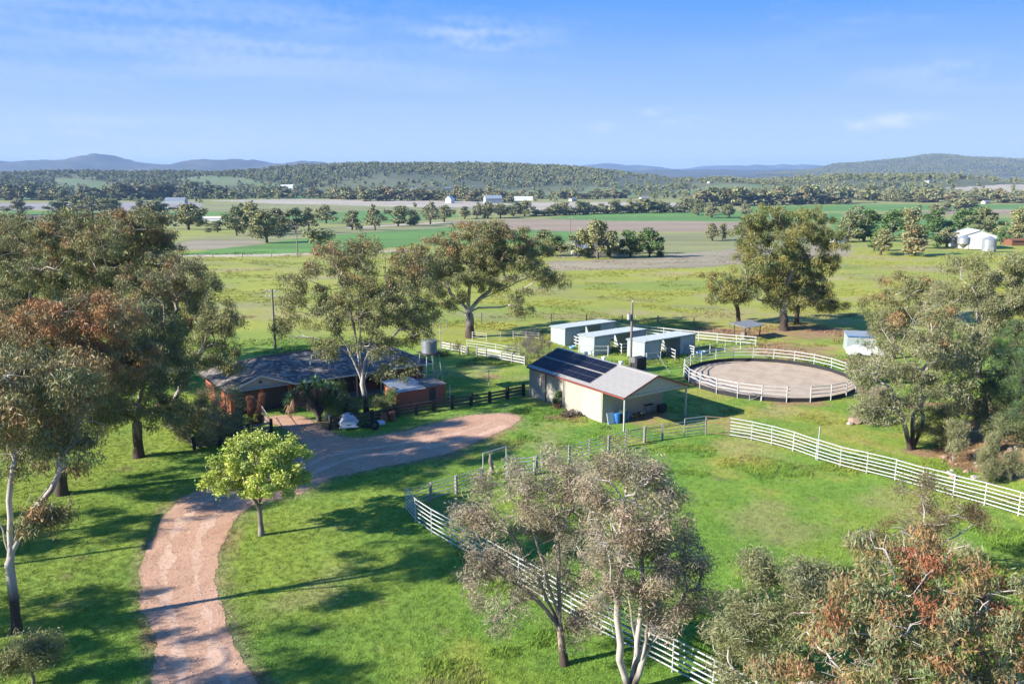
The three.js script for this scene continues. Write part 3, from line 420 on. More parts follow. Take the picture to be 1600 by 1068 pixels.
tree('gum_tree', 'small red-trunked gum tree left of the largest golden gum', null, [1155, 505], [[1152, 480]], [[1125, 440, 20, 16], [1140, 455, 22, 16], [1165, 450, 18, 16], [1120, 462, 16, 10, 0, .6]], { trunk: 0.3, pal: 'gold', scale: 1.3, clumps: 2.6, stock: 4 });
tree('gum_tree', 'slim dark-trunked gum tree just behind the largest golden gum', null, [1245, 505], [[1247, 478]], [[1255, 455, 22, 20, -2], [1268, 440, 22, 22, -2], [1240, 440, 18, 20, -2]], { trunk: 0.32, pal: 'gold', scale: 1.35, clumps: 2.6, stock: 4 });
// --- foreground centre
tree('gum_tree', 'sparse grey gum tree beside the white panel fence, reddish leaning trunk', null, [882, 1038], [[876, 990, 0]], [[800, 770, 55, 45, 0, .5], [760, 850, 42, 45, 1, .45], [850, 740, 60, 35, -1, .55], [890, 790, 60, 50, -1, .55], [840, 850, 55, 45, 0, .4], [790, 945, 45, 30, 1, .6], [905, 985, 30, 18, .8, .8], [735, 815, 25, 30, 0, .5], [870, 900, 50, 35, -1, .35], [745, 890, 25, 22, 1, .5], [810, 900, 38, 30, .5, .3]], { boughs: [[845, 935], [805, 860], [775, 800], [885, 930], [892, 870], [830, 820], [760, 880], [870, 800], [925, 960]], trunk: 0.17, pal: 'grey', spray: 'fine', clumps: 8, sprays: 7, clumpR: 0.36, thick: 1.35, stock: 1.4, limbs: 16, twigs: 0.9, bark: barkGum(1.2, [0.40, 0.31, 0.25]) });
tree('gum_tree', 'many-stemmed grey gum tree in the foreground, densest crown over the fence', null, [985, 1078], [[968, 1030, .3], [995, 1025, -.2], [1010, 1020, .2]], [[960, 750, 55, 40, 0, .9], [1010, 790, 50, 50, 0, 1], [1050, 850, 48, 50, 0, 1], [960, 830, 55, 50, 1, .8], [1000, 880, 60, 45, 1, .8], [1070, 920, 35, 35, 0, .8], [950, 910, 40, 40, 1.5, .6], [1020, 940, 50, 28, 1, .7], [1000, 730, 38, 20, -.5, .9], [1085, 875, 22, 30, -1, .9], [910, 860, 35, 40, 0, .6]], { boughs: [[945, 930], [960, 850], [985, 900], [1005, 830], [1030, 900], [1050, 840], [975, 790], [1015, 960], [1060, 960]], trunk: 0.15, pal: 'grey', spray: 'fine', clumps: 8, sprays: 9, clumpR: 0.36, thick: 1.2, stock: 0.7, limbs: 15, twigs: 0.9 });
// --- foreground right
tree('gum_tree', 'red-tipped gum tree in the bottom right corner, nearest of all', null, [1500, 1290], [[1490, 1130, 0], [1420, 1140, .6], [1560, 1130, -.5]], [[1400, 900, 70, 55, 0], [1470, 880, 65, 45, -1], [1550, 920, 60, 50, 0], [1340, 960, 60, 50, 1], [1430, 980, 80, 50, 1.5, .8], [1530, 990, 70, 45, 1, .8], [1600, 960, 50, 55, 0], [1300, 1020, 60, 45, 1], [1400, 1050, 70, 40, 2, .8], [1580, 1060, 70, 45, 2, .8], [1490, 1060, 70, 40, 2, .7], [1240, 1060, 50, 35, 1], [1660, 1000, 50, 60, 0]], { boughs: [[1440, 1010], [1490, 980], [1530, 1030], [1380, 1020], [1560, 1000], [1470, 1050], [1590, 1040]], trunk: 0.16, pal: 'red', spray: 'sickle', clumps: 8, sprays: 8, clumpR: 0.32, thick: 1.1, stock: 0.3, limbs: 7, twigs: 0.9 });
tree('gum_tree', 'silver-grey leafy young gum between the foreground gums, bottom of picture', null, [1220, 1180], [[1210, 1080, 0], [1250, 1080, .2]], [[1215, 890, 35, 32, 0], [1180, 940, 40, 35, 0], [1250, 920, 45, 35, 0], [1140, 1000, 40, 35, 1], [1210, 1000, 50, 40, 1], [1280, 970, 40, 40, -.5], [1160, 1050, 45, 30, 1], [1300, 910, 30, 28, -.5, .6]], { trunk: 0.11, pal: 'greyGreen', spray: 'fine', clumps: 9, sprays: 10, clumpR: 0.36, stock: 0.5, limbs: 7, twigs: 0.9 });
tree('young_gum', 'thin reddish-brown sapling with white stems beside the paddock fence corner', null, [1440, 905], [[1435, 860, 0], [1465, 862, .3], [1415, 868, -.2]], [[1440, 770, 28, 25, 0, .6], [1480, 800, 38, 28, 0, .6], [1395, 830, 35, 28, 0, .7], [1350, 845, 25, 22, 0, .5], [1520, 815, 22, 22, 0, .6], [1440, 815, 30, 22, 0, .5]], { trunk: 0.07, pal: 'brown', spray: 'fine', clumps: 6, sprays: 6, clumpR: 0.36, stock: 0.2, limbs: 6, twigs: 0.95, category: 'sapling' });
// --- right group on the bank
tree('gum_tree', 'multi-trunked gum tree on the dirt bank, red and white stems', null, [1425, 702], [[1412, 660, .3], [1428, 650, 0], [1442, 665, -.3]], [[1395, 530, 40, 32, 0], [1430, 500, 42, 32, -1], [1365, 575, 32, 26, 1, .6], [1440, 560, 50, 35, 0], [1395, 600, 45, 32, 1, .8], [1490, 540, 38, 35, -1], [1475, 595, 40, 32, 0, .8], [1360, 630, 35, 28, 1, .6], [1410, 640, 35, 18, 1, .5]], { trunk: 0.18, pal: 'greyGreen', topPal: 'oliveRust', stock: 2, clumps: 3.6, limbs: 9 });
tree('gum_tree', 'rounded olive gum tree standing behind the small white shed', null, [1395, 560], [[1395, 530]], [[1395, 450, 38, 25], [1375, 480, 28, 22], [1420, 475, 30, 28], [1405, 505, 34, 18]], { trunk: 0.3, pal: 'olive', topPal: 'oliveRust', scale: 1.2, clumps: 3 });
tree('gum_tree', 'tall pale-limbed gum tree at the right edge, spreading crown', null, [1530, 590], [[1528, 540]], [[1510, 430, 38, 30], [1550, 420, 38, 28], [1575, 460, 35, 35], [1490, 470, 38, 32], [1535, 480, 42, 32], [1470, 510, 32, 25], [1580, 510, 36, 30], [1515, 530, 40, 25], [1610, 450, 30, 40]], { boughs: [[1500, 490], [1528, 470], [1555, 480], [1545, 440], [1570, 520]], trunk: 0.3, pal: 'greyGreen', topPal: 'olive', stock: 1, scale: 1.15, clumps: 3.1, limbs: 5 });
tree('gum_tree', 'dense dark gum tree in the thicket at the right edge', null, [1540, 660], [[1540, 620]], [[1520, 580, 40, 32], [1560, 590, 40, 35], [1500, 620, 35, 28], [1545, 630, 40, 25], [1590, 610, 35, 35]], { thick: 0.6, trunk: 0.22, pal: 'dark', clumps: 3.6 });
tree('cypress_tree', 'bright green conifer at the right edge of the thicket', null, [1600, 680], [[1600, 640]], [[1592, 530, 26, 28], [1590, 570, 34, 32], [1594, 615, 40, 32], [1610, 650, 40, 24], [1620, 560, 35, 40]], { thick: 0.6, trunk: 0.2, pal: 'pine', spray: 'needle', clumps: 7, bark: barkDark });
tree('gum_tree', 'small dark understorey tree under the bank thicket', null, [1500, 690], [[1498, 670]], [[1490, 640, 24, 20], [1515, 645, 25, 22], [1470, 650, 20, 18]], { trunk: 0.09, pal: 'dark', clumps: 3.5, spray: 'fine' });
// --- garden
tree('shade_tree', 'lime green umbrella-shaped tree beside the driveway', null, [409, 836], [[405, 795]], [[345, 733, 32, 18, .5], [400, 712, 48, 20, 0], [450, 715, 34, 22, 0], [380, 755, 36, 18, 1], [430, 750, 42, 20, 1], [395, 700, 42, 18, -1], [440, 700, 32, 16, -1], [335, 755, 22, 14, 0], [468, 735, 18, 20, 0], [415, 735, 50, 28, -1.5]], { trunk: 0.15, pal: 'lime', spray: 'broad', clumps: 10, sprays: 8, clumpR: 0.26, thick: 1, split: 0, bark: barkGrey, limbs: 8, shell: 0.74, twigs: 0.8 });
tree('sapling', 'small leafy sapling in the bottom left corner', null, [52, 1068], [[50, 1040, 0]], [[35, 1010, 28, 22, 0], [58, 1015, 24, 22, 0], [40, 1032, 34, 18, .3], [20, 1030, 18, 16, 0]], { trunk: 0.06, pal: 'olive', spray: 'fine', clumps: 9, sprays: 8, clumpR: 0.25, bark: barkGrey });
// --- trees beyond the frame to the left, whose long shadows cross the drive and the lawn
for (const [x, z, k] of [[-35, -33, 1], [-31, -25, 1.1], [-42, -43, 1], [-27, -17, 1]]) {
  const w = (a) => a / perPx(z - EYE * 0.2), b = V(x, 0, z), rand = rng(9000 + x), o = { ...TREE, trunk: 0.3, pal: 'oliveRust', clumps: 2.2, sprays: 11 }, g = thing('gum_tree', 'gum tree left of the picture, only its shadow seen on the lawn', 'tree', b, 0, 'shadow-casting gums beyond the left edge');
  const L = []; for (let i = 0; i < 9; i++) { const a = i * 2.4, rr = 1 + 2.6 * rand(); L.push({ c: V(Math.cos(a) * rr, (5 + 5.5 * rand()) * k, Math.sin(a) * rr), r: 1.7 + rand() * 0.6, ry: 1.3 + rand() * 0.5 }); }
  const { nodes, clumps } = skeleton(rand, [V(0.3, 3.2, 0.2)], L, o); add('trunk', tubes(nodes, barkGum(2)), M.bark, g); crown(g, rand, clumps, o);
}
// --- shrubs
const shrub = (label, base, lobes, opt) => tree('shrub', label, null, base, [[base[0], base[1] - 8]], lobes, { trunk: 0.05, clumps: 8, sprays: 9, clumpR: 0.32, category: 'shrub', bark: barkGrey, spray: 'fine', ...opt });
shrub('large grey-green shrub covering the left garage corner', [318, 688], [[300, 640, 28, 25, 0], [335, 630, 32, 28, 0], [315, 665, 40, 22, 1], [350, 660, 26, 26, 0], [285, 660, 22, 22, 0]], { pal: 'greyGreen' });
shrub('dark leafy shrub right of the grey-green garage shrub', [368, 684], [[362, 665, 18, 18, 0], [382, 670, 16, 12, 0]], { pal: 'dark', spray: 'broad' });
shrub('dark green bush beside the front tree trunk', [546, 655], [[540, 632, 16, 14, 0], [556, 638, 12, 11, 0], [535, 648, 14, 9, .5]], { pal: 'dark', spray: 'broad' });
shrub('light green shrub next to the old weathered gatepost', [522, 660], [[520, 630, 13, 22, 0], [528, 648, 13, 12, 0]], { pal: 'fresh' });
shrub('upright dark conifer shrub against the house verandah', [528, 640], [[527, 612, 7, 16, 0], [527, 630, 9, 12, 0]], { pal: 'pine', spray: 'needle' });
shrub('low dark bush right of the front tree trunk', [598, 648], [[592, 636, 16, 10, 0], [606, 638, 10, 8, 0]], { pal: 'dark' });
shrub('green climber on the corner of the brick pump house', [613, 645], [[611, 618, 7, 12, 0], [613, 632, 7, 8, 0]], { pal: 'fresh' });
shrub('leafless grey bush behind the solar-roofed shed', [838, 566], [[835, 540, 20, 14, 0], [822, 550, 14, 12, 0], [852, 548, 14, 12, 0], [836, 528, 14, 8, 0]], { pal: 'bare', spray: 'twig', clumps: 6, sprays: 6, twigs: 1, limbs: 8 });
shrub('small reddish leafless bush by the back yard gate', [803, 562], [[803, 547, 9, 9, 0]], { pal: 'bare', spray: 'twig', clumps: 6, sprays: 5, twigs: 1 });
shrub('small bare bush near the back yard corner', [718, 556], [[718, 543, 9, 8, 0]], { pal: 'brown', spray: 'twig', clumps: 6, sprays: 5, twigs: 1 });
shrub('low round green shrub at the far left of the back yard', [692, 556], [[692, 552, 7, 4, 0]], { pal: 'fresh' });
shrub('yellow-green shrub right of the small white shed', [1375, 598], [[1370, 570, 22, 14, 0], [1345, 575, 16, 12, 0], [1395, 580, 20, 14, 0]], { pal: 'greyGreen' });
shrub('grey bush among rocks at the edge of the right lawn', [1350, 662], [[1350, 645, 16, 12, 0], [1368, 635, 16, 14, 0]], { pal: 'grey' });
shrub('pinkish grey bush beside the round yard', [1372, 632], [[1365, 610, 22, 14, 0], [1390, 620, 18, 14, 0]], { pal: 'grey' });
shrub('feathery young conifer nearest the fence on the bank', [1543, 752], [[1543, 735, 12, 12, 0], [1545, 712, 10, 14, 0], [1548, 690, 6, 16, 0]], { pal: 'greyGreen', spray: 'needle' });
shrub('second feathery young conifer on the bank by the right edge', [1580, 752], [[1576, 735, 14, 14, 0], [1580, 715, 10, 12, 0]], { pal: 'greyGreen', spray: 'needle' });
shrub('grey-green seedling under the multi-trunked gum', [1490, 722], [[1490, 690, 14, 14, 0], [1496, 672, 9, 9, 0]], { pal: 'greyGreen', spray: 'needle' });
shrub('dark scrub below the thicket on the bank', [1460, 700], [[1455, 670, 22, 18, 0], [1480, 680, 18, 14, 0]], { pal: 'olive' });
shrub('dark scrub at the right edge below the conifer', [1590, 700], [[1590, 670, 24, 22, 0], [1560, 668, 22, 20, 0]], { pal: 'dark' });
{ // pandanus-like yucca: forked trunk, skirts of dead leaves, green heads
  const b = G(498, 658), g = thing('yucca_tree', 'broad yucca tree with green heads and brown skirts by the garage', 'tree', b), r = rng(41), nodes = [{ pos: V(0, -0.1, 0), p: -1, r: 0.3 }, { pos: V(0, 0.5, 0), p: 0, r: 0.24 }];
  const heads = [[-2.1, 2.6, .3], [-1.2, 3.3, .2], [-.3, 3.6, -.3], [.5, 3.5, .3], [1.2, 3.0, -.2], [-.6, 2.8, 1], [.4, 2.9, -1], [-2.6, 1.9, -.2], [1.7, 2.5, .3]];
  for (const h of heads) { const q = V(...h), i = nodes.length; nodes.push({ pos: V(q.x * 0.3, 1.3 + r() * 0.3, q.z * 0.3), p: 1, r: 0.17 }, { pos: V(q.x * 0.7, q.y * 0.75, q.z * 0.7), p: i, r: 0.12 }, { pos: q, p: i + 1, r: 0.09 }); }
  add('trunk', tubes(nodes, barkDark), M.bark, g);
  const blades = (name, m, n, L, w, lo, hi) => { const P = [], I = []; for (const h of heads) for (let i = 0; i < n; i++) { const a = r() * 6.28, e = lo + (hi - lo) * r(), d = V(Math.cos(a) * Math.cos(e), Math.sin(e), Math.sin(a) * Math.cos(e)), s = V(-Math.sin(a), 0, Math.cos(a)), q = V(...h).add(V(0, name === 'crown' ? 0 : -0.1 - 0.5 * r(), 0)), l = L * (0.7 + 0.5 * r()), k = P.length / 3, m1 = q.clone().addScaledVector(d, l * 0.5), t = q.clone().addScaledVector(d, l).add(V(0, -0.2 * l, 0)); for (const v of [q, m1.clone().addScaledVector(s, w), m1.clone().addScaledVector(s, -w), t]) P.push(v.x, v.y, v.z); I.push(k, k + 1, k + 2, k + 1, k + 3, k + 2); } const ge = new THREE.BufferGeometry(); ge.setAttribute('position', new THREE.Float32BufferAttribute(P, 3)); ge.setIndex(I); ge.computeVertexNormals(); return add(name, ge, m, g); };
  blades('crown', mat(0.055, 0.125, 0.03, { roughness: 0.5 }), 110, 0.85, 0.03, -0.5, 1.3); blades('dead_leaves', mat(0.24, 0.15, 0.075), 90, 0.95, 0.03, -1.45, -0.7);
}
for (const [px, py, h, l] of [[395, 672, 2.9, 'left of two brown dead pencil pines before the garage doors'], [407, 673, 3.2, 'right of two brown dead pencil pines, the taller one']]) {
  const b = G(px, py), g = thing('pencil_pine', l, 'tree', b), r = rng(px), cl = []; for (let i = 0; i < 46; i++) { const t = r(), rr = 0.26 * (1 - t * 0.75) , a = r() * 6.28; cl.push([V(Math.cos(a) * rr + (px > 400 ? 0.28 * t * t : -0.1 * t), 0.3 + t * (h - 0.3), Math.sin(a) * rr), {}]); }
  add('trunk', tubes([{ pos: V(0, -0.1, 0), p: -1, r: 0.07 }, { pos: V(0, h * 0.5, 0), p: 0, r: 0.05 }, { pos: V(px > 400 ? 0.25 : -0.1, h * 0.95, 0), p: 1, r: 0.02 }], barkDark), M.bark, g);
  PAL.deadPine = [[0.3, 0.135, 0.075], [0.24, 0.11, 0.065], [0.36, 0.18, 0.11]]; crown(g, r, cl, { pal: 'deadPine', spray: 'needle', sprays: 5, clumpR: 0.13, scale: 0.6 });
}

// ---------------------------------------------------------------- buildings
const TURN = Math.atan2(0.57, 0.82);   // the farm's buildings share one bearing: local +x runs right and away, local -z left and away
const uvXY = (q) => [q.x, q.y], uvZY = (q) => [q.z, q.y];
{ // ---- the solar-roofed shed
  const g = thing('shed', 'cream metal shed with solar panels on its roof and open front verandah', 'shed', [9.6, 0, -68.4], TURN), Wd = 7.5, L0 = 2.9, L1 = 13.9, E = 3.05, R = 4.4, c = Wd / 2;
  box(g, 'floor_slab', 0.2, Wd, -0.05, 0.06, -L1, -L0 + 0.1, M.concrete);
  // left wall in bays
  const bays = [[L0, L0 + 2.9], [L0 + 2.98, L0 + 5.6], [L0 + 5.75, L0 + 8.3], [L0 + 8.45, L1]];
  bays.forEach(([a, b], i) => { const w = box(g, 'wall_panel', 0.15 - (i === 0 ? 0.05 : 0), 0.2, 0, E - 0.02, -b, -a, i === 0 ? M.creamPlain : M.cream); if (i) ribSheet(w, 'cladding', V(-0.027, -(E - 0.02) / 2, (b - a) / 2), V(0, 0, -(b - a)), V(0, E - 0.02, 0), V(-1, 0, 0), M.cream); });
  for (const v of [L0 + 5.67, L0 + 8.37]) box(g, 'door_post', 0.10, 0.18, 0, E - 0.25, -v - 0.075, -v + 0.075, M.trimDark);
  box(g, 'door_track', 0.07, 0.149, E - 0.27, E - 0.19, -L1, -L0 - 2.95, M.trimRed);
  const win = box(g, 'window', 0.10, 0.145, 1.35, 2.35, -L1 + 1.55, -L1 + 1.95, M.trimRed); const pn = box(win, 'pane', -0.03, -0.022, -0.42, 0.42, -0.14, 0.14, M.cream); pn.position.set(-0.026, 0, 0);
  { const w = box(g, 'front_wall', 0.2, Wd - 0.1, 0, E - 0.03, -L0 - 0.06, -L0, M.cream); ribSheet(w, 'cladding', V(-(Wd - 0.3) / 2, -(E - 0.03) / 2, 0.032), V(Wd - 0.3, 0, 0), V(0, E - 0.03, 0), V(0, 0, 1), M.cream); }
  for (const z of [-2.96, -8.4, -13.7]) bar(g, 'downpipe', V(-0.02, 0.05, z), V(-0.05, E - 0.12, z), 0.07, 0.07, M.creamPlain, true);
  box(g, 'back_wall', 0.2, Wd - 0.1, 0, E - 0.03, -L1, -L1 + 0.06, M.cream);
  box(g, 'side_wall', Wd - 0.1, Wd - 0.04, 0, E - 0.03, -L1, -L0, M.cream);
  const tri = (z, n) => add(n, polyGeo([[V(0.05, E - 0.02, z), V(Wd - 0.05, E - 0.02, z), V(c, R - 0.06, z)]], 1, uvXY), M.cream, g);
  tri(-0.05, 'gable_panel'); tri(-L1 + 0.01, 'gable_panel');
  const ov = 0.12, sl = (R - E) / c;
  const left = slab(g, 'roof', [V(-ov, E - sl * ov, 0.12), V(c, R, 0.12), V(c, R, -L1 - 0.12), V(-ov, E - sl * ov, -L1 - 0.12)], 0.05, M.creamRoof, (q) => [q.z, q.x]);
  slab(g, 'roof', [V(c, R, 0.12), V(Wd + ov, E - sl * ov, 0.12), V(Wd + ov, E - sl * ov, -L1 - 0.12), V(c, R, -L1 - 0.12)], 0.05, M.creamRoof, (q) => [q.z, q.x]);
  ribSheet(g, 'roof_sheet', V(-ov, E - sl * ov + 0.004, 0.12), V(0, 0, -L1 - 0.24), V(c + ov, R - E + sl * ov, 0), V(0, 1, 0), M.creamRoof, 0.22); ribSheet(g, 'roof_sheet', V(c, R + 0.004, 0.12), V(0, 0, -L1 - 0.24), V(c + ov, -(R - E + sl * ov), 0), V(0, 1, 0), M.creamRoof, 0.22);
  box(g, 'ridge_cap', c - 0.16, c + 0.16, R - 0.03, R + 0.035, -L1 - 0.13, 0.13, M.creamRoof);
  box(g, 'gutter', -0.24, -0.11, E - 0.16, E - 0.03, -L1 - 0.1, 0.14, M.trimRed); box(g, 'gutter', Wd + 0.11, Wd + 0.24, E - 0.16, E - 0.03, -L1 - 0.1, 0.14, M.trimRed);
  for (const [z, n] of [[0.14, 'barge_board'], [-L1 - 0.14, 'barge_board']]) { bar(g, n, V(-ov - 0.05, E - sl * ov - 0.05, z), V(c, R - 0.02, z), 0.04, 0.14, M.trimRed); bar(g, n, V(c, R - 0.02, z), V(Wd + ov, E - sl * ov - 0.05, z), 0.04, 0.14, M.trimRed); }
  for (const x of [0.02, Wd - 0.02]) box(g, 'verandah_post', x - 0.06, x + 0.06, 0, E - 0.1, -0.07, 0.05, M.galv);
  bar(g, 'verandah_beam', V(0, E - 0.12, -0.02), V(Wd, E - 0.12, -0.02), 0.08, 0.18, M.creamPlain);
  for (const z of [-10.2, -7.6, -5.2]) { const v = cyl(g, 'roof_vent', c + 0.45, R - 0.25, z, 0.17, 0.42, M.paintWhite); const h = add('vent_cap', new THREE.SphereGeometry(0.24, 10, 6), M.paintWhite, v); h.position.y = 0.5; h.scale.set(2.9, 0.9, 2.9); }
  // solar panels: two blocks of two rows, each panel a part
  const along = (d) => V(d * Math.cos(Math.atan(sl)), R - d * Math.sin(Math.atan(sl)), 0), pg = new THREE.BoxGeometry(0.82, 0.035, 0.95), fg = new THREE.BoxGeometry(0.845, 0.03, 0.975), SA = Math.atan(sl);
  [0.14, 1.0, 2.02, 2.88].forEach((d0, row) => { for (let k = 0; k < 9; k++) { const d = d0 + 0.42, p = along(d), z = -L1 + 0.5 + k * 0.99; const f = add('solar_panel', fg, M.panelFrame, g); f.position.set(c - p.x, p.y + 0.055, z); f.rotation.z = SA; const q = add('cell_sheet', pg, M.panel, f); q.position.y = 0.012; } });
  void left;
}
// ---- things around the shed; s(x, z) is the shed's own frame
const sh = (x, y, v) => V(9.6 + 0.82 * x - 0.57 * v, y, -68.4 - 0.57 * x - 0.82 * v);
{
  const drum = (p, m, label, h = 0.88, r = 0.29) => { const g = thing('drum', label, 'drum', p); const pts = []; for (let i = 0; i <= 16; i++) { const t = i / 16; pts.push(new THREE.Vector2(r * (1 + 0.035 * (Math.abs(t - 0.33) < 0.04 || Math.abs(t - 0.66) < 0.04 ? 1 : 0)), t * h)); } const b = add('body', new THREE.LatheGeometry([new THREE.Vector2(0, 0), ...pts, new THREE.Vector2(r * 0.9, h), new THREE.Vector2(r * 0.9, h - 0.03), new THREE.Vector2(0, h - 0.03)], 18), m, g); void b; cyl(g, 'bung', r * 0.5, h - 0.03, 0, 0.04, 0.03, M.black); return g; };
  drum(sh(1.2, 0, 2.2), M.blue, 'bright blue plastic drum on the left under the shed verandah');
  drum(sh(2.4, 0, 2.3), M.blue, 'blue drum on the right of the green bin under the verandah', 0.8, 0.27);
  drum(G(599.5, 660), M.rust, 'left rusty steel drum by the timber fence', 0.85, 0.3); drum(G(613, 657), M.rust, 'right rusty steel drum by the timber fence', 0.85, 0.3);
  const bin = thing('wheelie_bin', 'dark green wheelie bin between the two blue drums', 'bin', sh(1.8, 0, 2.1), TURN);
  add('body', (() => { const b = new THREE.CylinderGeometry(0.36, 0.28, 0.95, 4, 1); b.rotateY(Math.PI / 4); b.translate(0, 0.52, 0); return b; })(), M.binGreen, bin); box(bin, 'lid', -0.28, 0.28, 1.0, 1.05, -0.3, 0.28, M.binGreen); for (const x of [-0.2, 0.2]) { const w = cyl(bin, 'wheel', x, 0, -0.26, 0.1, 0.06, M.black); w.rotation.z = Math.PI / 2; w.position.y = 0.1; }
  const wb = thing('white_board', 'white framed sheet leaning on the shed by the blue drum', 'board', sh(0.55, 0, 2.3), TURN); const wbp = box(wb, 'panel', -0.4, 0.4, 0, 1.0, -0.02, 0.02, M.paintWhite); wbp.rotation.x = -0.25; box(wbp, 'frame', -0.43, 0.43, -0.52, -0.49, -0.03, 0.03, M.galv);
  const st = thing('sawhorse_bench', 'metal work stand against the shed wall under the verandah', 'stand', sh(5.2, 0, 2.4), TURN); for (const x of [-0.4, 0.4]) for (const z of [-0.2, 0.2]) bar(st, 'leg', V(x, 0, z), V(x * 0.9, 0.95, z * 0.5), 0.04, 0.04, M.black, true); box(st, 'top', -0.5, 0.5, 0.95, 1.0, -0.2, 0.2, M.black); bar(st, 'brace', V(-0.4, 0.4, 0.2), V(0.4, 0.4, 0.2), 0.03, 0.03, M.black, true);
  const br = thing('barbecue', 'black covered barbecue at the right end of the shed wall', 'barbecue', sh(6.7, 0, 2.2), TURN); box(br, 'cabinet', -0.4, 0.4, 0.1, 0.6, -0.25, 0.25, M.black); const hd = add('hood', new THREE.CylinderGeometry(0.27, 0.27, 0.8, 12, 1, false, 0, Math.PI), M.black, br); hd.rotation.set(0, 0, Math.PI / 2); hd.position.y = 0.6; for (const x of [-0.35, 0.35]) for (const z of [-0.2, 0.2]) cyl(br, 'foot', x, 0, z, 0.03, 0.1, M.galv);
  const rod = thing('broom', 'leaning broom beside the barbecue at the shed corner', 'broom', sh(7.15, 0, 2.6), TURN); bar(rod, 'handle', V(0, 0.05, 0.2), V(-0.15, 1.45, -0.15), 0.03, 0.03, M.timberPale, true); box(rod, 'head', -0.2, 0.2, 0, 0.08, 0.15, 0.25, M.timber);
  const mw = thing('wheelbarrow', 'dark wheelbarrow lying under the verandah beyond the bin', 'wheelbarrow', sh(3.4, 0, 1.9), TURN); add('tray', (() => { const b = new THREE.CylinderGeometry(0.5, 0.28, 0.3, 4, 1, true); b.rotateY(Math.PI / 4); b.scale(1.3, 1, 0.8); b.translate(0, 0.42, 0); return b; })(), M.black, mw); const w0 = cyl(mw, 'wheel', 0.6, 0, 0, 0.18, 0.08, M.rubber); w0.rotation.x = Math.PI / 2; w0.position.y = 0.18; for (const z of [-0.22, 0.22]) { bar(mw, 'handle', V(0.6, 0.18, z * 0.3), V(-0.9, 0.55, z), 0.04, 0.04, M.galv, true); bar(mw, 'leg', V(-0.3, 0, z), V(-0.25, 0.4, z), 0.03, 0.03, M.galv, true); }
  // potted plant and heap of scrap by the left wall
  const pot = thing('potted_plant', 'leafy plant in a tub against the shed left wall', 'plant', sh(-0.35, 0, 8.9)); add('pot', new THREE.LatheGeometry([[0, 0], [0.3, 0], [0.38, 0.5], [0.34, 0.5], [0.33, 0.42], [0, 0.42]].map((p) => new THREE.Vector2(...p)), 16), M.ceramic, pot); { const r = rng(66), cl = []; for (let i = 0; i < 14; i++) cl.push([V((r() - .5) * .5, .65 + r() * .9, (r() - .5) * .5), {}]); crown(pot, r, cl, { pal: 'fresh', spray: 'broad', sprays: 5, clumpR: .16, scale: .6 }, 'foliage'); }
  const hp = thing('scrap_heap', 'heap of old timber offcuts on bare earth beside the shed', 'heap', sh(-0.9, 0, 6.1)); { const r = rng(31); for (let i = 0; i < 30; i++) { const a = r() * 6.28, h = r() * 0.5, q = V((r() - .5) * 1.3 * (1 - h), 0.05 + h, (r() - .5) * 1.1 * (1 - h)); bar(hp, 'offcut', q, q.clone().add(V(Math.cos(a) * (0.3 + r() * .5), (r() - .4) * .4, Math.sin(a) * (.3 + r() * .5))), 0.06 + r() * .06, 0.06 + r() * .05, [M.timber, M.timberGrey, M.timber][i % 3]); } }
}
// ---- three stables
function stable(px, label, i) {
  const b = px, g = thing('stable', label, 'stable', b, TURN, 'stables behind the shed'), L = 8.4, Dp = 3.0, h = 2.35, hb = 2.15, e = 2.55;
  for (const [a, c] of [[0, e], [L - e, L]]) {
    box(g, 'front_wall', a + 0.05, c - 0.05, 0, h - 0.02, -0.05, 0, M.stable); ribSheet(g, 'cladding', V(a + 0.07, 0, 0.003), V(c - a - 0.14, 0, 0), V(0, h - 0.03, 0), V(0, 0, 1), M.stable, 0.2, 0.02); box(g, 'back_wall', a + 0.05, c - 0.05, 0, hb - 0.02, -Dp, -Dp + 0.05, M.stable);
    box(g, 'end_wall', a === 0 ? 0 : c - 0.05, a === 0 ? 0.05 : c, 0, hb, -Dp, 0, M.stable); box(g, 'inner_wall', a === 0 ? c - 0.05 : a, a === 0 ? c : a + 0.05, 0, hb, -Dp, 0, M.stable);
    for (const x of [a + 0.02, c - 0.02]) box(g, 'corner_trim', x - 0.05, x + 0.05, 0, h - 0.03, -0.04, 0.025, M.stableTrim);
  }
  slab(g, 'roof', [V(-0.1, h + 0.03, 0.15), V(L + 0.1, h + 0.03, 0.15), V(L + 0.1, hb + 0.03, -Dp - 0.15), V(-0.1, hb + 0.03, -Dp - 0.15)], 0.06, M.stableRoof, (q) => [q.x, q.z]);
  ribSheet(g, 'roof_sheet', V(-0.1, h + 0.034, 0.15), V(L + 0.2, 0, 0), V(0, hb - h, -Dp - 0.3), V(0, 1, 0), M.stableRoof, 0.2, 0.024);
  ribSheet(g, 'cladding', V(-0.003, 0, 0), V(0, 0, -Dp), V(0, hb - 0.03, 0), V(-1, 0, 0), M.stable, 0.2, 0.02);
  bar(g, 'fascia', V(-0.1, h - 0.05, 0.17), V(L + 0.1, h - 0.05, 0.17), 0.03, 0.14, M.stableTrim); bar(g, 'fascia', V(-0.12, h - 0.05, 0.15), V(-0.12, hb - 0.05, -Dp - 0.15), 0.03, 0.12, M.stableRoof);
  void i; return g;
}
stable(G(883, 540.5), 'leftmost and farthest of the three pale stables, behind the bare bush', 0);
stable(G(928.5, 555.5), 'middle one of the three pale green-grey stables', 1);
stable(G(1007, 564), 'rightmost and nearest of the three stables, beside the power pole', 2);
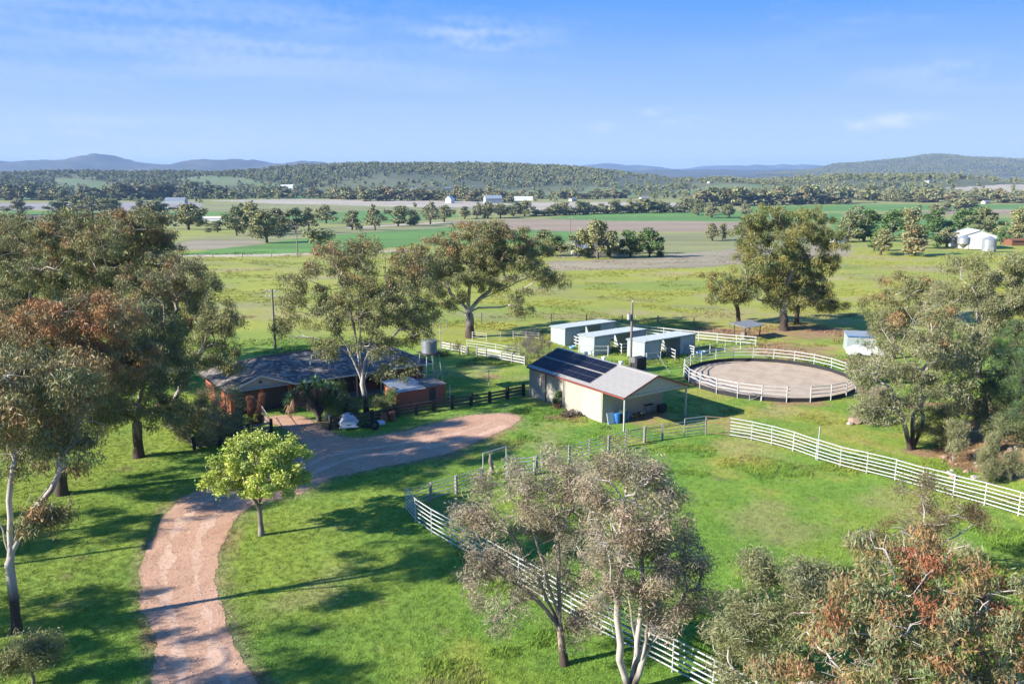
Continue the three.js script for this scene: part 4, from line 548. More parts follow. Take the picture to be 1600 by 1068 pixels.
// ---- brick house with tiled hip roof
{
  const g = thing('house', 'long brick house with dark tiled roof and double garage', 'house', [-25.6, 0, -72.9], TURN), E = 2.45, sl = 0.37;
  const B = (n, x0, x1, y0, y1, v0, v1, m = M.brick) => box(g, n, x0, x1, y0, y1, -v1, -v0, m);
  B('wall', 0, 0.24, 0, E, 0.0, 2.9); B('wall', 0, 0.24, 0, E, 5.2, 8.1); B('wall', 0, 0.24, 0, 0.7, 2.9, 5.2);
  const sw = B('window', 0.04, 0.12, 0.7, E - 0.1, 2.9, 5.2, M.glass); for (const z of [-1.12, 0, 1.12]) { const fr = box(sw, 'frame', -0.07, 0.02, -0.82, 0.82, z - 0.04, z + 0.04, M.trimDark); void fr; }
  B('pier', 0.24, 0.4, 0, E, 0, 0.3); B('pier', 2.75, 3.05, 0, E - 0.35, 0, 0.3); B('pier', 5.4, 5.75, 0, E, 0, 0.3); B('lintel', 0.4, 5.4, 2.15, E, 0.02, 0.28);
  for (const [a, b] of [[0.4, 2.75], [3.05, 5.4]]) { const d = B('garage_door', a, b, 0, 2.15, 0.2, 0.26, M.garageDoor); for (let k = 0; k < 4; k++) box(d, 'door_panel', -(b - a) / 2 + 0.03, (b - a) / 2 - 0.03, -1.04 + k * 0.52, -1.04 + k * 0.52 + 0.49, 0.03, 0.045, M.garageDoor); }
  B('wall', 5.5, 5.75, 0, E, 0.3, 1.6); B('wall', 5.75, 20, 0, E, 1.35, 1.6);
  for (const [a, b] of [[7.4, 9.2], [10.6, 11.6], [13.0, 14.8]]) { const w = B('window', a, b, 0.9, 2.1, 1.28, 1.36, M.glass); for (const x of [-(b - a) / 2, 0, (b - a) / 2]) box(w, 'frame', x - 0.03, x + 0.03, -0.6, 0.6, 0.03, 0.06, M.fascia); }
  const dr = B('door', 11.9, 12.7, 0.1, 2.15, 1.29, 1.36, M.timber); box(dr, 'handle', 0.28, 0.33, -0.1, 0.05, 0.03, 0.08, M.galv);
  B('wall', 15.4, 20, 0, E, 0.15, 0.4); for (const x of [16.4, 17.7, 19.0]) B('recess_strip', x, x + 0.09, 0, E - 0.05, 0.1, 0.149, M.trimDark);
  B('wall', 19.8, 20.05, 0, E, 0.4, 8.1); B('wall', 0.24, 19.8, 0, E, 7.9, 8.1);
  B('path', 5.9, 15.3, -0.05, 0.07, -0.6, 1.35, M.concrete);
  for (const x of [7, 9.6, 12.2, 14.8]) B('verandah_post', x - 0.05, x + 0.05, 0, E - 0.05, -0.55, -0.45, M.fascia);
  // roof facets as lapped courses of tiles
  const P = (u, v) => V(u, 0, -v), H0 = E + 0.03;
  const facets = [
    { pts: [[-0.5, -1], [2.6, -1], [2.6, 2.1], [4.3, 3.8], [-0.5, 8.6]], f: (u) => u + 0.5, dir: [1, 0] },
    { pts: [[2.6, -1], [5.7, -1], [2.6, 2.1]], f: (u) => 5.7 - u, dir: [-1, 0] },
    { pts: [[5.7, -1], [20.6, -1], [15.8, 3.8], [4.3, 3.8], [2.6, 2.1]], f: (u, v) => v + 1, dir: [0, 1] },
    { pts: [[20.6, -1], [20.6, 8.6], [15.8, 3.8]], f: (u) => 20.6 - u, dir: [-1, 0] },
    { pts: [[20.6, 8.6], [-0.5, 8.6], [4.3, 3.8], [15.8, 3.8]], f: (u, v) => 8.6 - v, dir: [0, -1] },
  ];
  const clip = (poly, f, k, keepAbove) => { const o = []; for (let i = 0; i < poly.length; i++) { const a = poly[i], b = poly[(i + 1) % poly.length], fa = f(...a) - k, fb = f(...b) - k, ia = keepAbove ? fa >= -1e-9 : fa <= 1e-9, ib = keepAbove ? fb >= -1e-9 : fb <= 1e-9; if (ia) o.push(a); if (ia !== ib) { const t = fa / (fa - fb); o.push([a[0] + (b[0] - a[0]) * t, a[1] + (b[1] - a[1]) * t]); } } return o; };
  const r = rng(8);
  for (const F0 of facets) {
    const pos = [], col = [], step = 0.30, lap = 0.028, max = Math.max(...F0.pts.map((p) => F0.f(...p)));
    const tileCol = (u, v) => { const n = fbm(u * 0.5, v * 0.5, 3, 4), n2 = r(), li = smooth(0.02, 0.4, fbm(u * 0.8 + 9, v * 1.6, 3) * 0.7 + (n2 - 0.5) * 0.85); const c = mix3([0.115, 0.104, 0.096], [0.195, 0.168, 0.146], smooth(-0.3, 0.3, n + (n2 - 0.5) * 0.7)); return mix3(c, [0.36, 0.33, 0.285], li * 0.75); };
    for (let k = 0; k * step < max; k++) {
      let strip = clip(clip(F0.pts, F0.f, k * step, true), F0.f, (k + 1) * step, false); if (strip.length < 3) continue;
      // cut each course into tiles across
      const cross = F0.dir[0] ? (u, v) => v : (u) => u, lo = Math.min(...strip.map((p) => cross(...p))), hi = Math.max(...strip.map((p) => cross(...p))), off = (k & 1) * 0.15;
      for (let c0 = Math.floor(lo / 0.3) * 0.3 - off; c0 < hi; c0 += 0.3) {
        const t = clip(clip(strip, cross, c0, true), cross, c0 + 0.3, false); if (t.length < 3) continue;
        const mu = t.reduce((s, p) => s + p[0], 0) / t.length, mv = t.reduce((s, p) => s + p[1], 0) / t.length, cc = tileCol(mu, mv), jit = r() * 0.006;
        const q = t.map(([u, v]) => { const h = F0.f(u, v), fr = (h - k * step) / step; return V(u, H0 + h * sl + lap * (1 - fr) + jit, -v); });
        for (let i = 1; i < q.length - 1; i++) for (const p of [q[0], q[i], q[i + 1]]) { pos.push(p.x, p.y, p.z); col.push(...cc); }
        // front lip
        const fr = t.map((p, i) => [p, i]).filter(([p]) => Math.abs(F0.f(...p) - k * step) < 1e-6).map(([, i]) => q[i]); if (fr.length === 2) { const [a, b] = fr, a2 = a.clone().setY(a.y - lap - 0.012), b2 = b.clone().setY(b.y - lap - 0.012); for (const p of [a, b, b2, a, b2, a2]) { pos.push(p.x, p.y, p.z); col.push(cc[0] * 0.9, cc[1] * 0.9, cc[2] * 0.9); } }
      }
    }
    const ge = new THREE.BufferGeometry(); ge.setAttribute('position', new THREE.Float32BufferAttribute(pos, 3)); ge.setAttribute('color', new THREE.Float32BufferAttribute(col, 3)); ge.computeVertexNormals();
    const o = add('roof_tiles', ge, M.tile, g); o.userData.kind = 'stuff';
  }
  const hp = (u, v, h) => V(u, H0 + h * sl + 0.05, -v), capM = mat(0.15, 0.13, 0.115);
  for (const [a, b] of [[hp(2.6, -1, 3.1), hp(2.6, 2.1, 3.1)], [hp(2.6, 2.1, 3.1), hp(4.3, 3.8, 4.8)], [hp(4.3, 3.8, 4.8), hp(15.8, 3.8, 4.8)], [hp(15.8, 3.8, 4.8), hp(20.6, -1, 0)], [hp(15.8, 3.8, 4.8), hp(20.6, 8.6, 0)], [hp(4.3, 3.8, 4.8), hp(-0.5, 8.6, 0)]]) { const n = Math.max(2, Math.round(a.distanceTo(b) / 0.4)); for (let i = 0; i < n; i++) bar(g, 'ridge_tile', a.clone().lerp(b, i / n), a.clone().lerp(b, (i + 0.96) / n), 0.2, 0.075, capM, true); }
  add('gable_panel', polyGeo([[V(-0.4, E, 0.75), V(5.6, E, 0.75), V(2.6, E + 3.0 * sl, 0.75)]], 1, uvXY), M.gableClad, g);
  for (let k = 1; k < 8; k++) { const y = E + k * 0.135, hw = 3.0 - (k * 0.135) / sl; if (hw > 0.1) box(g, 'weatherboard', 2.6 - hw, 2.6 + hw, y - 0.012, y, 0.752, 0.765, M.gableClad); }
  box(g, 'gable_vent', 2.45, 2.75, E + 0.45, E + 0.65, 0.77, 0.79, M.trimDark);
  bar(g, 'barge_board', V(-0.5, E + 0.0, 0.99), V(2.6, E + 3.1 * sl, 0.99), 0.03, 0.16, M.fascia); bar(g, 'barge_board', V(2.6, E + 3.1 * sl, 0.99), V(5.7, E, 0.99), 0.03, 0.16, M.fascia);
  bar(g, 'gutter', V(5.7, E - 0.04, 1.05), V(20.6, E - 0.04, 1.05), 0.1, 0.12, M.fascia); bar(g, 'gutter', V(-0.55, E - 0.04, 0.95), V(-0.55, E - 0.04, -8.6), 0.1, 0.12, M.trimDark); bar(g, 'gutter', V(20.65, E - 0.04, 1.0), V(20.65, E - 0.04, -8.6), 0.1, 0.12, M.fascia);
  slab(g, 'soffit', [V(-0.5, E - 0.01, 0.98), V(20.6, E - 0.01, 0.98), V(20.6, E - 0.01, -8.6), V(-0.5, E - 0.01, -8.6)], 0.02, M.fascia, (q) => [q.x, q.z]);
  const fl = cyl(g, 'flue', 8.2, E + 0.7, -1.2, 0.07, 1.1, M.galv); void fl; box(g, 'flue_flashing', 7.95, 8.45, E + 0.72, E + 0.86, -1.4, -1.0, M.galv);
}
{ // ---- brick pump house with iron roof
  const b = G(621, 641), g = thing('pump_house', 'low brick outbuilding with curved iron roof beside the tank stand', 'outbuilding', b, TURN);
  box(g, 'wall', 0, 5.2, 0, 1.75, -0.22, 0, M.brick); box(g, 'wall', 0, 0.22, 0, 1.75, -2.6, -0.22, M.brick); box(g, 'wall', 4.98, 5.2, 0, 1.75, -2.6, -0.22, M.brick); box(g, 'wall', 0, 5.2, 0, 1.75, -2.8, -2.6, M.brick);
  const pts = []; for (let i = 0; i <= 8; i++) pts.push([0.35 - i * 0.42, 1.78 + 0.45 * Math.sin(Math.min(1, i / 6) * Math.PI / 2)]);
  const fs = []; for (let i = 0; i < 8; i++) fs.push([V(-0.3, pts[i][1], pts[i][0]), V(2.9, pts[i][1], pts[i][0]), V(2.9, pts[i + 1][1], pts[i + 1][0]), V(-0.3, pts[i + 1][1], pts[i + 1][0])]);
  add('roof', polyGeo(fs, 1, (q) => [q.x, q.z]), M.iron, g); box(g, 'gable_panel', -0.02, 0.1, 1.752, 2.1, -2.6, -0.2, M.timber); box(g, 'gable_panel', 2.75, 2.85, 1.752, 2.1, -2.6, -0.2, M.timber);
  slab(g, 'flat_roof', [V(2.9, 1.85, 0.1), V(5.3, 1.85, 0.1), V(5.3, 1.85, -2.9), V(2.9, 1.85, -2.9)], 0.09, M.timberGrey, (q) => [q.x, q.z]); box(g, 'door', 3.4, 4.1, 0, 1.6, 0.001, 0.04, M.timber);
}
{ // ---- water tank on its stand
  const b = G(672, 612), g = thing('water_tank', 'grey corrugated water tank on a tall pipe stand beside the house', 'water tank', b, TURN), hh = 4.0;
  const legs = [[-0.85, 0.85], [0.85, 0.85], [0.85, -0.85], [-0.85, -0.85]];
  for (const [x, z] of legs) bar(g, 'leg', V(x * 1.25, 0, z * 1.25), V(x * 0.8, hh, z * 0.8), 0.09, 0.09, M.galv, true);
  for (let i = 0; i < 4; i++) { const a = legs[i], c = legs[(i + 1) % 4]; bar(g, 'brace', V(a[0] * 1.25, 0.2, a[1] * 1.25), V(c[0] * 1.02, hh * 0.55, c[1] * 1.02), 0.04, 0.04, M.galv, true); bar(g, 'girt', V(a[0] * 1.0, hh * 0.5, a[1] * 1.0), V(c[0] * 1.0, hh * 0.5, c[1] * 1.0), 0.05, 0.05, M.galv, true); }
  box(g, 'platform', -0.95, 0.95, hh, hh + 0.1, -0.95, 0.95, M.timber);
  const pts = [new THREE.Vector2(0, hh + 0.1)]; for (let i = 0; i <= 40; i++) pts.push(new THREE.Vector2(0.78 + 0.012 * Math.sin(i / 40 * Math.PI * 2 * 11), hh + 0.1 + i / 40 * 1.25)); pts.push(new THREE.Vector2(0, hh + 1.5));
  add('tank', new THREE.LatheGeometry(pts, 28), mat(0.2, 0.225, 0.25, { roughness: 0.5, metalness: 0.2, map: weatherTex }), g); bar(g, 'pipe', V(0.3, 0, 0.2), V(0.3, hh, 0.2), 0.09, 0.09, M.galv, true);
  const d = thing('wire_dish', 'pale round wire dish on a post behind the water tank', 'dish', G(688, 545)); add('rim', new THREE.TorusGeometry(0.9, 0.04, 6, 30), M.timberPale, d).position.set(0, 3.0, 0); cyl(d, 'post', 0, 0, 0, 0.05, 3.0, M.galv); for (let k = 0; k < 6; k++) { const a = k * Math.PI / 6; bar(d, 'rib', V(Math.cos(a) * 0.9, 3 + Math.sin(a) * 0.9, 0), V(-Math.cos(a) * 0.9, 3 - Math.sin(a) * 0.9, 0), 0.015, 0.015, M.wire, true); }
}
{ // ---- rotary clothes line
  const b = G(764, 603), g = thing('clothes_line', 'rotary clothes hoist on the back lawn', 'clothes line', b); cyl(g, 'post', 0, 0, 0, 0.04, 1.75, M.galv);
  for (let k = 0; k < 4; k++) { const a = k * Math.PI / 2 + 0.4; bar(g, 'arm', V(0, 1.6, 0), V(Math.cos(a) * 1.5, 1.78, Math.sin(a) * 1.5), 0.035, 0.035, M.galv, true); for (let j = 1; j <= 4; j++) { const r = j * 0.37, a2 = a + Math.PI / 2, y = 1.6 + 0.18 * r / 1.5; bar(g, 'line', V(Math.cos(a) * r, y, Math.sin(a) * r), V(Math.cos(a2) * r, y, Math.sin(a2) * r), 0.014, 0.014, M.wire, true); } }
}
{ // ---- open shelter and small shed on the right
  const b = G(1168, 528), g = thing('open_shelter', 'small flat-roofed open shelter below the golden gum', 'shelter', b, TURN);
  for (const [x, z, h] of [[-1.5, 0.8, 1.75], [1.5, 0.8, 1.75], [1.5, -1, 1.95], [-1.5, -1, 1.95]]) cyl(g, 'post', x, 0, z, 0.07, h, M.timber);
  slab(g, 'roof', [V(-2.0, 1.82, 1.3), V(2.0, 1.82, 1.3), V(2.0, 2.06, -1.5), V(-2.0, 2.06, -1.5)], 0.06, M.iron, (q) => [q.x, q.z]); bar(g, 'beam', V(-1.6, 1.72, 0.8), V(1.6, 1.72, 0.8), 0.07, 0.1, M.timber); box(g, 'feed_bin', -0.9, -0.4, 0, 0.9, -0.4, 0.2, M.timberGrey);
  const c = G(1323, 549), s = thing('small_shed', 'small white metal shed half hidden by the right-hand gum', 'shed', c, -0.22);
  box(s, 'wall', 0, 3.0, 0, 1.95, -0.05, 0, M.stable); box(s, 'wall', 0, 0.05, 0, 1.95, -2.6, -0.05, M.stable); box(s, 'wall', 2.95, 3.0, 0, 1.95, -2.6, -0.05, M.stable); box(s, 'wall', 0, 3.0, 0, 1.95, -2.65, -2.6, M.stable);
  slab(s, 'roof', [V(-0.1, 2.0, 0.12), V(3.1, 2.0, 0.12), V(3.1, 2.18, -2.75), V(-0.1, 2.18, -2.75)], 0.05, M.stableRoof, (q) => [q.x, q.z]); bar(s, 'roof_trim', V(-0.1, 1.98, 0.14), V(3.1, 1.98, 0.14), 0.03, 0.09, M.blue);
  const cv = thing('covered_trailer', 'low white covered trailer right of the small white shed', 'trailer', G(1352, 556), -0.15); const sg = new THREE.Shape([[-2, 0.3], [2, 0.3], [2, 0.85], [1.4, 1.1], [-1.2, 1.15], [-2, 0.8]].map((p) => new THREE.Vector2(...p))); const ex = add('body', new THREE.ExtrudeGeometry(sg, { depth: 1.4, bevelSize: 0.06, bevelThickness: 0.06 }), M.paintWhite, cv); ex.position.z = -0.7; for (const x of [-0.9, 0.6]) for (const z of [-0.75, 0.85]) { const w = cyl(cv, 'wheel', x, 0, z, 0.28, 0.16, M.rubber); w.rotation.x = Math.PI / 2; w.position.y = 0.28; }
}

// ---------------------------------------------------------------- fences and yards
const lift = (v, y) => v.clone().setY(v.y + y);
// posts at survey positions, rails between neighbours
function fence(name, label, pts, o) {
  const P = pts.map((p) => (p.isVector3 ? p : G(...p))), g = thing(name, label, 'fence', P[0]), o0 = P[0];
  const loc = (v, y) => v.clone().sub(o0).setY(v.y - o0.y + y), r = rng(P.length * 131 + Math.round(P[0].x * 7));
  P.forEach((p, i) => { if (o.skipPost?.includes(i)) return; const h = o.postH * (1 + (o.wob ?? 0) * (r() - 0.5)), a = loc(p, -0.1), b = loc(p, h); b.x += (r() - 0.5) * (o.lean ?? 0.03); b.z += (r() - 0.5) * (o.lean ?? 0.03); bar(g, 'post', a, b, o.postW * (1 + (o.wob ?? 0) * (r() - 0.5)), o.postW, o.postM ?? o.m, o.roundPost); });
  for (let i = 0; i < P.length - 1; i++) { if (o.skipRail?.includes(i)) continue; for (const y of o.rails) { const s = o.sag ? (r() - 0.5) * o.sag : 0, e = o.sag ? (r() - 0.5) * o.sag : 0; bar(g, 'rail', loc(P[i], y + s), loc(P[i + 1], y + e), o.railW, o.railH, o.m, o.round); } }
  return g;
}
const spaced = (pts, d) => { const P = pts.map((p) => (p.isVector3 ? p : G(...p))), c = new THREE.CatmullRomCurve3(P, false, 'centripetal'), n = Math.max(1, Math.round(c.getLength() / d)); return c.getSpacedPoints(n).map((v) => v.setY(T(v.x, v.z))); };
const six = [0.22, 0.5, 0.78, 1.06, 1.34, 1.62];
fence('panel_fence', 'white six-rail panel fence curving past the grey foreground gums', [...spaced([[634, 797], [648, 815], [671, 832], [700, 849], [760, 884], [830, 926], [929, 985], [1032, 1040], [1110, 1082], [1180, 1120]], 2.1)], { m: M.white, postH: 1.66, postW: 0.055, rails: six, railW: 0.04, railH: 0.055, lean: 0.08, sag: 0.05 });
fence('panel_fence', 'white six-rail panel fence running down the right side of the grass paddock', [[1140, 682], [1174, 688], [1205.6, 695.5], [1239, 705], [1275, 718], [1313, 730], [1354, 740], [1398, 751], [1441, 764], [1489, 777], [1538, 790], [1591, 806], [1648, 824], [1710, 845]], { m: M.white, postH: 1.68, postW: 0.06, rails: six, railW: 0.04, railH: 0.065, lean: 0.06, sag: 0.06 });
{ const b = G(1275, 718); const g = thing('tall_post', 'tall galvanised post in the right-hand white fence', 'post', b.clone().add(V(0.09, 0, 0.09))); cyl(g, 'pipe', 0, 0, 0, 0.05, 2.7, M.galv); cyl(g, 'cap', 0, 2.7, 0, 0.06, 0.04, M.galv); }
fence('pipe_fence', 'grey post and pipe fence along the lawn edge up to the paddock gateway', [[637, 795], [673, 783], [713, 771], [752, 759]], { m: M.galv, postM: M.timberPale, postH: 1.35, postW: 0.16, rails: [0.25, 0.52, 0.8, 1.07, 1.3], railW: 0.05, railH: 0.05, round: true, skipPost: [0] });
fence('pipe_fence', 'grey post and pipe fence between the paddock gateway and the shed verandah', [[838, 740], [889.5, 722.8], [920, 713], [951, 706], [978, 697.6], [1007, 691], [1034.6, 687], [1068, 683]], { m: M.galv, postM: M.timberPale, postH: 1.4, postW: 0.16, rails: [0.25, 0.52, 0.8, 1.07, 1.33], railW: 0.045, railH: 0.045, round: true, skipPost: [7] });
fence('panel_gate', 'galvanised gate panel right of the verandah post', [[1069, 683], [1102, 679]], { m: M.galv, postH: 1.62, postW: 0.06, rails: six, railW: 0.045, railH: 0.06 });
fence('panel_gate', 'rusty gate panel joining the white paddock fence', [[1103, 679], [1139, 682]], { m: M.rustRail, postH: 1.6, postW: 0.07, rails: six, railW: 0.04, railH: 0.05 });
{ // gateway: tall frame and an open white gate
  const a = G(755, 759), b = G(791, 747), g = thing('gate_frame', 'tall galvanised gateway frame into the grass paddock', 'gateway', a), d = b.clone().sub(a);
  bar(g, 'post', V(0, 0, 0), V(0, 2.45, 0), 0.09, 0.09, M.galv, true); bar(g, 'post', d.clone(), d.clone().setY(2.45), 0.09, 0.09, M.galv, true); bar(g, 'crossbar', V(0, 2.42, 0), d.clone().setY(2.42), 0.08, 0.08, M.galv, true);
  fence('farm_gate', 'white five-bar gate hung beside the gateway frame', [[793, 746], [834, 743]], { m: M.white, postH: 1.5, postW: 0.06, rails: [0.3, 0.58, 0.86, 1.14, 1.42], railW: 0.045, railH: 0.07 });
  const s = thing('stump_post', 'weathered old stump post standing inside the gateway', 'stump', G(767, 741)), pt = []; for (let i = 0; i <= 6; i++) pt.push({ pos: V(0.05 * Math.sin(i), i * 0.27, 0.04 * Math.cos(i * 1.7)), p: i - 1, r: 0.2 - i * 0.015 + 0.03 * Math.sin(i * 2.1) }); add('trunk', tubes(pt, barkGrey), M.bark, s); bar(s, 'broken_limb', V(0.02, 0.6, 0), V(0.35, 0.95, 0.1), 0.09, 0.08, M.timberGrey, true);
}
const dk = { m: M.timber, postM: M.black, postH: 1.15, postW: 0.26, rails: [0.3, 0.62, 0.95], railW: 0.09, railH: 0.15, wob: 0.25, lean: 0.08, sag: 0.06 };
dk.postM = mat(0.035, 0.03, 0.027, { map: woodTex });
fence('timber_fence', 'dark heavy post and rail timber fence from the weathered gatepost to the shed', [[517, 671], [549, 665], [581.6, 660], [618, 652], [650, 647], [678, 642], [706.6, 638], [736, 633.6], [765, 629], [792.5, 623.4], [818, 618]], dk);
fence('timber_fence', 'dark split-rail timber fence left of the driveway gate', [[262, 668], [283, 684], [303.5, 702], [344, 696], [388, 684], [424, 677]], { ...dk, m: M.timberGrey });
{ const a = G(424, 677), b = G(408, 652), g = thing('mesh_gate', 'white wire mesh driveway gate standing open by dead pencil pines', 'gate', a.clone().add(V(-0.1, 0, -0.25))), d = b.clone().sub(a).multiplyScalar(0.85); for (const y of [0.15, 0.6, 1.2]) bar(g, 'rail', V(0, y, 0), d.clone().setY(y), 0.04, 0.04, M.white, true); for (let i = 0; i <= 10; i++) bar(g, i % 10 ? 'wire' : 'stile', d.clone().multiplyScalar(i / 10).setY(0.13), d.clone().multiplyScalar(i / 10).setY(1.22), i % 10 ? 0.012 : 0.045, i % 10 ? 0.012 : 0.045, M.white, true); }
{ const g = thing('old_gate', 'weathered pale gatepost gate leaning on the timber fence end', 'gate', G(511, 671)); for (let i = 0; i < 5; i++) bar(g, 'picket', V(i * 0.09 - 0.2, 0, -i * 0.22), V(i * 0.09 - 0.2, 1.45 - i * 0.06, -i * 0.22), 0.03, 0.14, M.timberPale); bar(g, 'rail', V(-0.2, 0.4, 0.02), V(0.16, 0.4, -0.88), 0.04, 0.08, M.timberPale); bar(g, 'rail', V(-0.2, 1.0, 0.02), V(0.16, 1.0, -0.88), 0.04, 0.08, M.timberPale); }
// back yard of the house
const wr = { m: M.white, postM: M.timberPale, postH: 1.15, postW: 0.15, rails: [0.3, 0.62, 0.95], railW: 0.035, railH: 0.13 };
fence('yard_fence', 'white board fence along the far side of the back yard', [[690, 546], [704, 549], [722, 552], [731, 555]], { ...wr, postM: M.timberPale });
fence('yard_fence', 'white board fence behind the back yard gate', [[745, 557], [760, 559], [784, 564], [800, 567], [820, 571]], wr);
fence('farm_gate', 'white cross-braced farm gate in the back yard fence', [[761, 559], [783, 563]], { m: M.white, postH: 1.1, postW: 0.05, rails: [0.2, 0.42, 0.64, 0.86, 1.06], railW: 0.035, railH: 0.06 });
fence('yard_fence', 'white rail fence of the small yard behind the back lawn', [[730, 544], [745, 546], [760, 548.5], [775, 551], [791, 554], [812, 557]], { m: M.white, postH: 1.15, postW: 0.07, rails: [0.35, 0.7, 1.05], railW: 0.03, railH: 0.05 });
fence('yard_fence', 'white post fence in front of the old thick-trunked gum', [[738, 531], [760, 534], [782, 532], [802, 530], [822, 531], [842, 533]], { m: M.white, postH: 1.15, postW: 0.07, rails: [0.45, 0.8, 1.08], railW: 0.025, railH: 0.035 });
// stable yards
const st = { m: M.white, postH: 1.3, postW: 0.075, rails: [0.4, 0.8, 1.2], railW: 0.04, railH: 0.11 };
fence('stable_fence', 'long white rail fence behind the three stables', spaced([[936, 514], [1010, 523], [1088, 532], [1181, 541]], 2.4), st);
fence('stable_fence', 'white rail fence from nearest stable toward the shelter', spaced([[1084, 557], [1104, 554], [1140, 548], [1181, 542]], 2.6), { ...st, rails: [0.6, 1.15], railH: 0.05 });
fence('stable_fence', 'short white three-rail fence in front of the left stable', [[889, 536], [900, 541], [909, 543]], st);
fence('stable_fence', 'short white three-rail fence in front of the middle stable', [[956, 546], [971, 553], [983, 551]], st);
fence('stable_fence', 'short white three-rail fence inside the nearest stable opening', [[1034, 549], [1042, 557], [1055, 563]], st);
fence('stable_fence', 'short white rail panel at the right end of the nearest stable', [[1068, 552], [1084, 557]], { ...st, rails: [0.3, 0.6, 0.9, 1.2] });
fence('stable_fence', 'low white rails across the middle stable left end', [[905, 556], [928, 556], [950, 556]], { ...st, rails: [0.7, 1.2], railH: 0.05 });
fence('stable_fence', 'low white rails across the nearest stable left end', [[985, 567], [1010, 568], [1032, 566]], { ...st, rails: [0.7, 1.2], railH: 0.05 });
fence('stable_fence', 'white rails behind the breezeway of the middle stable', [[950, 538], [965, 536], [985, 533]], st);
fence('stable_fence', 'white rails behind the breezeway of the nearest stable', [[1040, 545], [1060, 541], [1075, 539]], st);
fence('stable_fence', 'white rails behind the breezeway of the left stable', [[880, 528], [895, 526], [915, 523]], st);
fence('wire_fence', 'low wire stock fence with timber posts behind the stables', spaced([[752, 502], [830, 502], [960, 503], [1100, 508], [1140, 512]], 5), { m: M.wire, postM: M.timberGrey, postH: 1.15, postW: 0.12, rails: [0.4, 0.75, 1.05], railW: 0.012, railH: 0.012, lean: 0.1, wob: 0.2 });
fence('wire_fence', 'far wire fence along the pale farm track', spaced([[285, 404], [400, 402], [520, 399], [640, 395]], 7), { m: M.wire, postM: M.timberGrey, postH: 1.2, postW: 0.14, rails: [0.5, 1.05], railW: 0.012, railH: 0.012, lean: 0.1, wob: 0.2 });
// round yard
{
  const cx = 27.4, cz = -86.3, R = 8.9, N = 24, g = thing('round_yard', 'round white-railed horse yard with black rubber skirt', 'round yard', [cx, 0, cz]);
  const at = (i, y, r = R) => { const a = i / N * Math.PI * 2 + 0.1; return V(Math.cos(a) * r, y, Math.sin(a) * r); };
  for (let i = 0; i < N; i++) { bar(g, 'post', at(i, -0.1), at(i, 1.62), 0.1, 0.1, M.white, true); for (const y of [0.78, 1.15, 1.52]) bar(g, 'rail', at(i, y, R - 0.05), at(i + 1, y, R - 0.05), 0.05, 0.075, M.white); bar(g, 'skirt_panel', at(i, 0.2, R - 0.09), at(i + 1, 0.2, R - 0.09), 0.02, 0.44, M.rubber); }
  const o = []; for (let i = 0; i < 64; i++) { const a = i / 64 * Math.PI * 2; o.push([cx + Math.cos(a) * (R - 0.12), cz + Math.sin(a) * (R - 0.12)]); }
  const shp = new THREE.Shape(o.map(([x, z]) => new THREE.Vector2(x, -z))), sg = new THREE.ShapeGeometry(shp); sg.rotateX(-Math.PI / 2); sg.translate(0, 0.03, 0); const uv = sg.attributes.uv, p = sg.attributes.position; for (let i = 0; i < uv.count; i++) uv.setXY(i, p.getX(i) / 2.7, p.getZ(i) / 2.7);
  const sd = add('sand', sg, mat(0.60, 0.465, 0.32, { map: rep(driveTex, 0.45, 0.45), bumpMap: rep(driveTex, 0.45, 0.45), bumpScale: 0.03, roughness: 1 }), scene); tag(sd, null, null, null, 'structure');
  const bq = G(1180, 626), bn = thing('bench', 'small grey bench outside the near rail of the round yard', 'bench', bq); for (const x of [-0.55, 0.55]) bar(bn, 'leg', V(x, 0, 0), V(x, 0.62, 0), 0.07, 0.07, M.galv, true); box(bn, 'seat', -0.65, 0.65, 0.62, 0.68, -0.16, 0.16, M.timberGrey); bar(bn, 'brace', V(-0.55, 0.1, 0), V(0.55, 0.5, 0), 0.04, 0.04, M.galv, true);
  const tp = thing('marker_post', 'short white post at the right of the round yard', 'post', G(1343, 594)); cyl(tp, 'shaft', 0, 0, 0, 0.09, 0.8, M.white); cyl(tp, 'cap', 0, 0.8, 0, 0.1, 0.04, M.white);
}
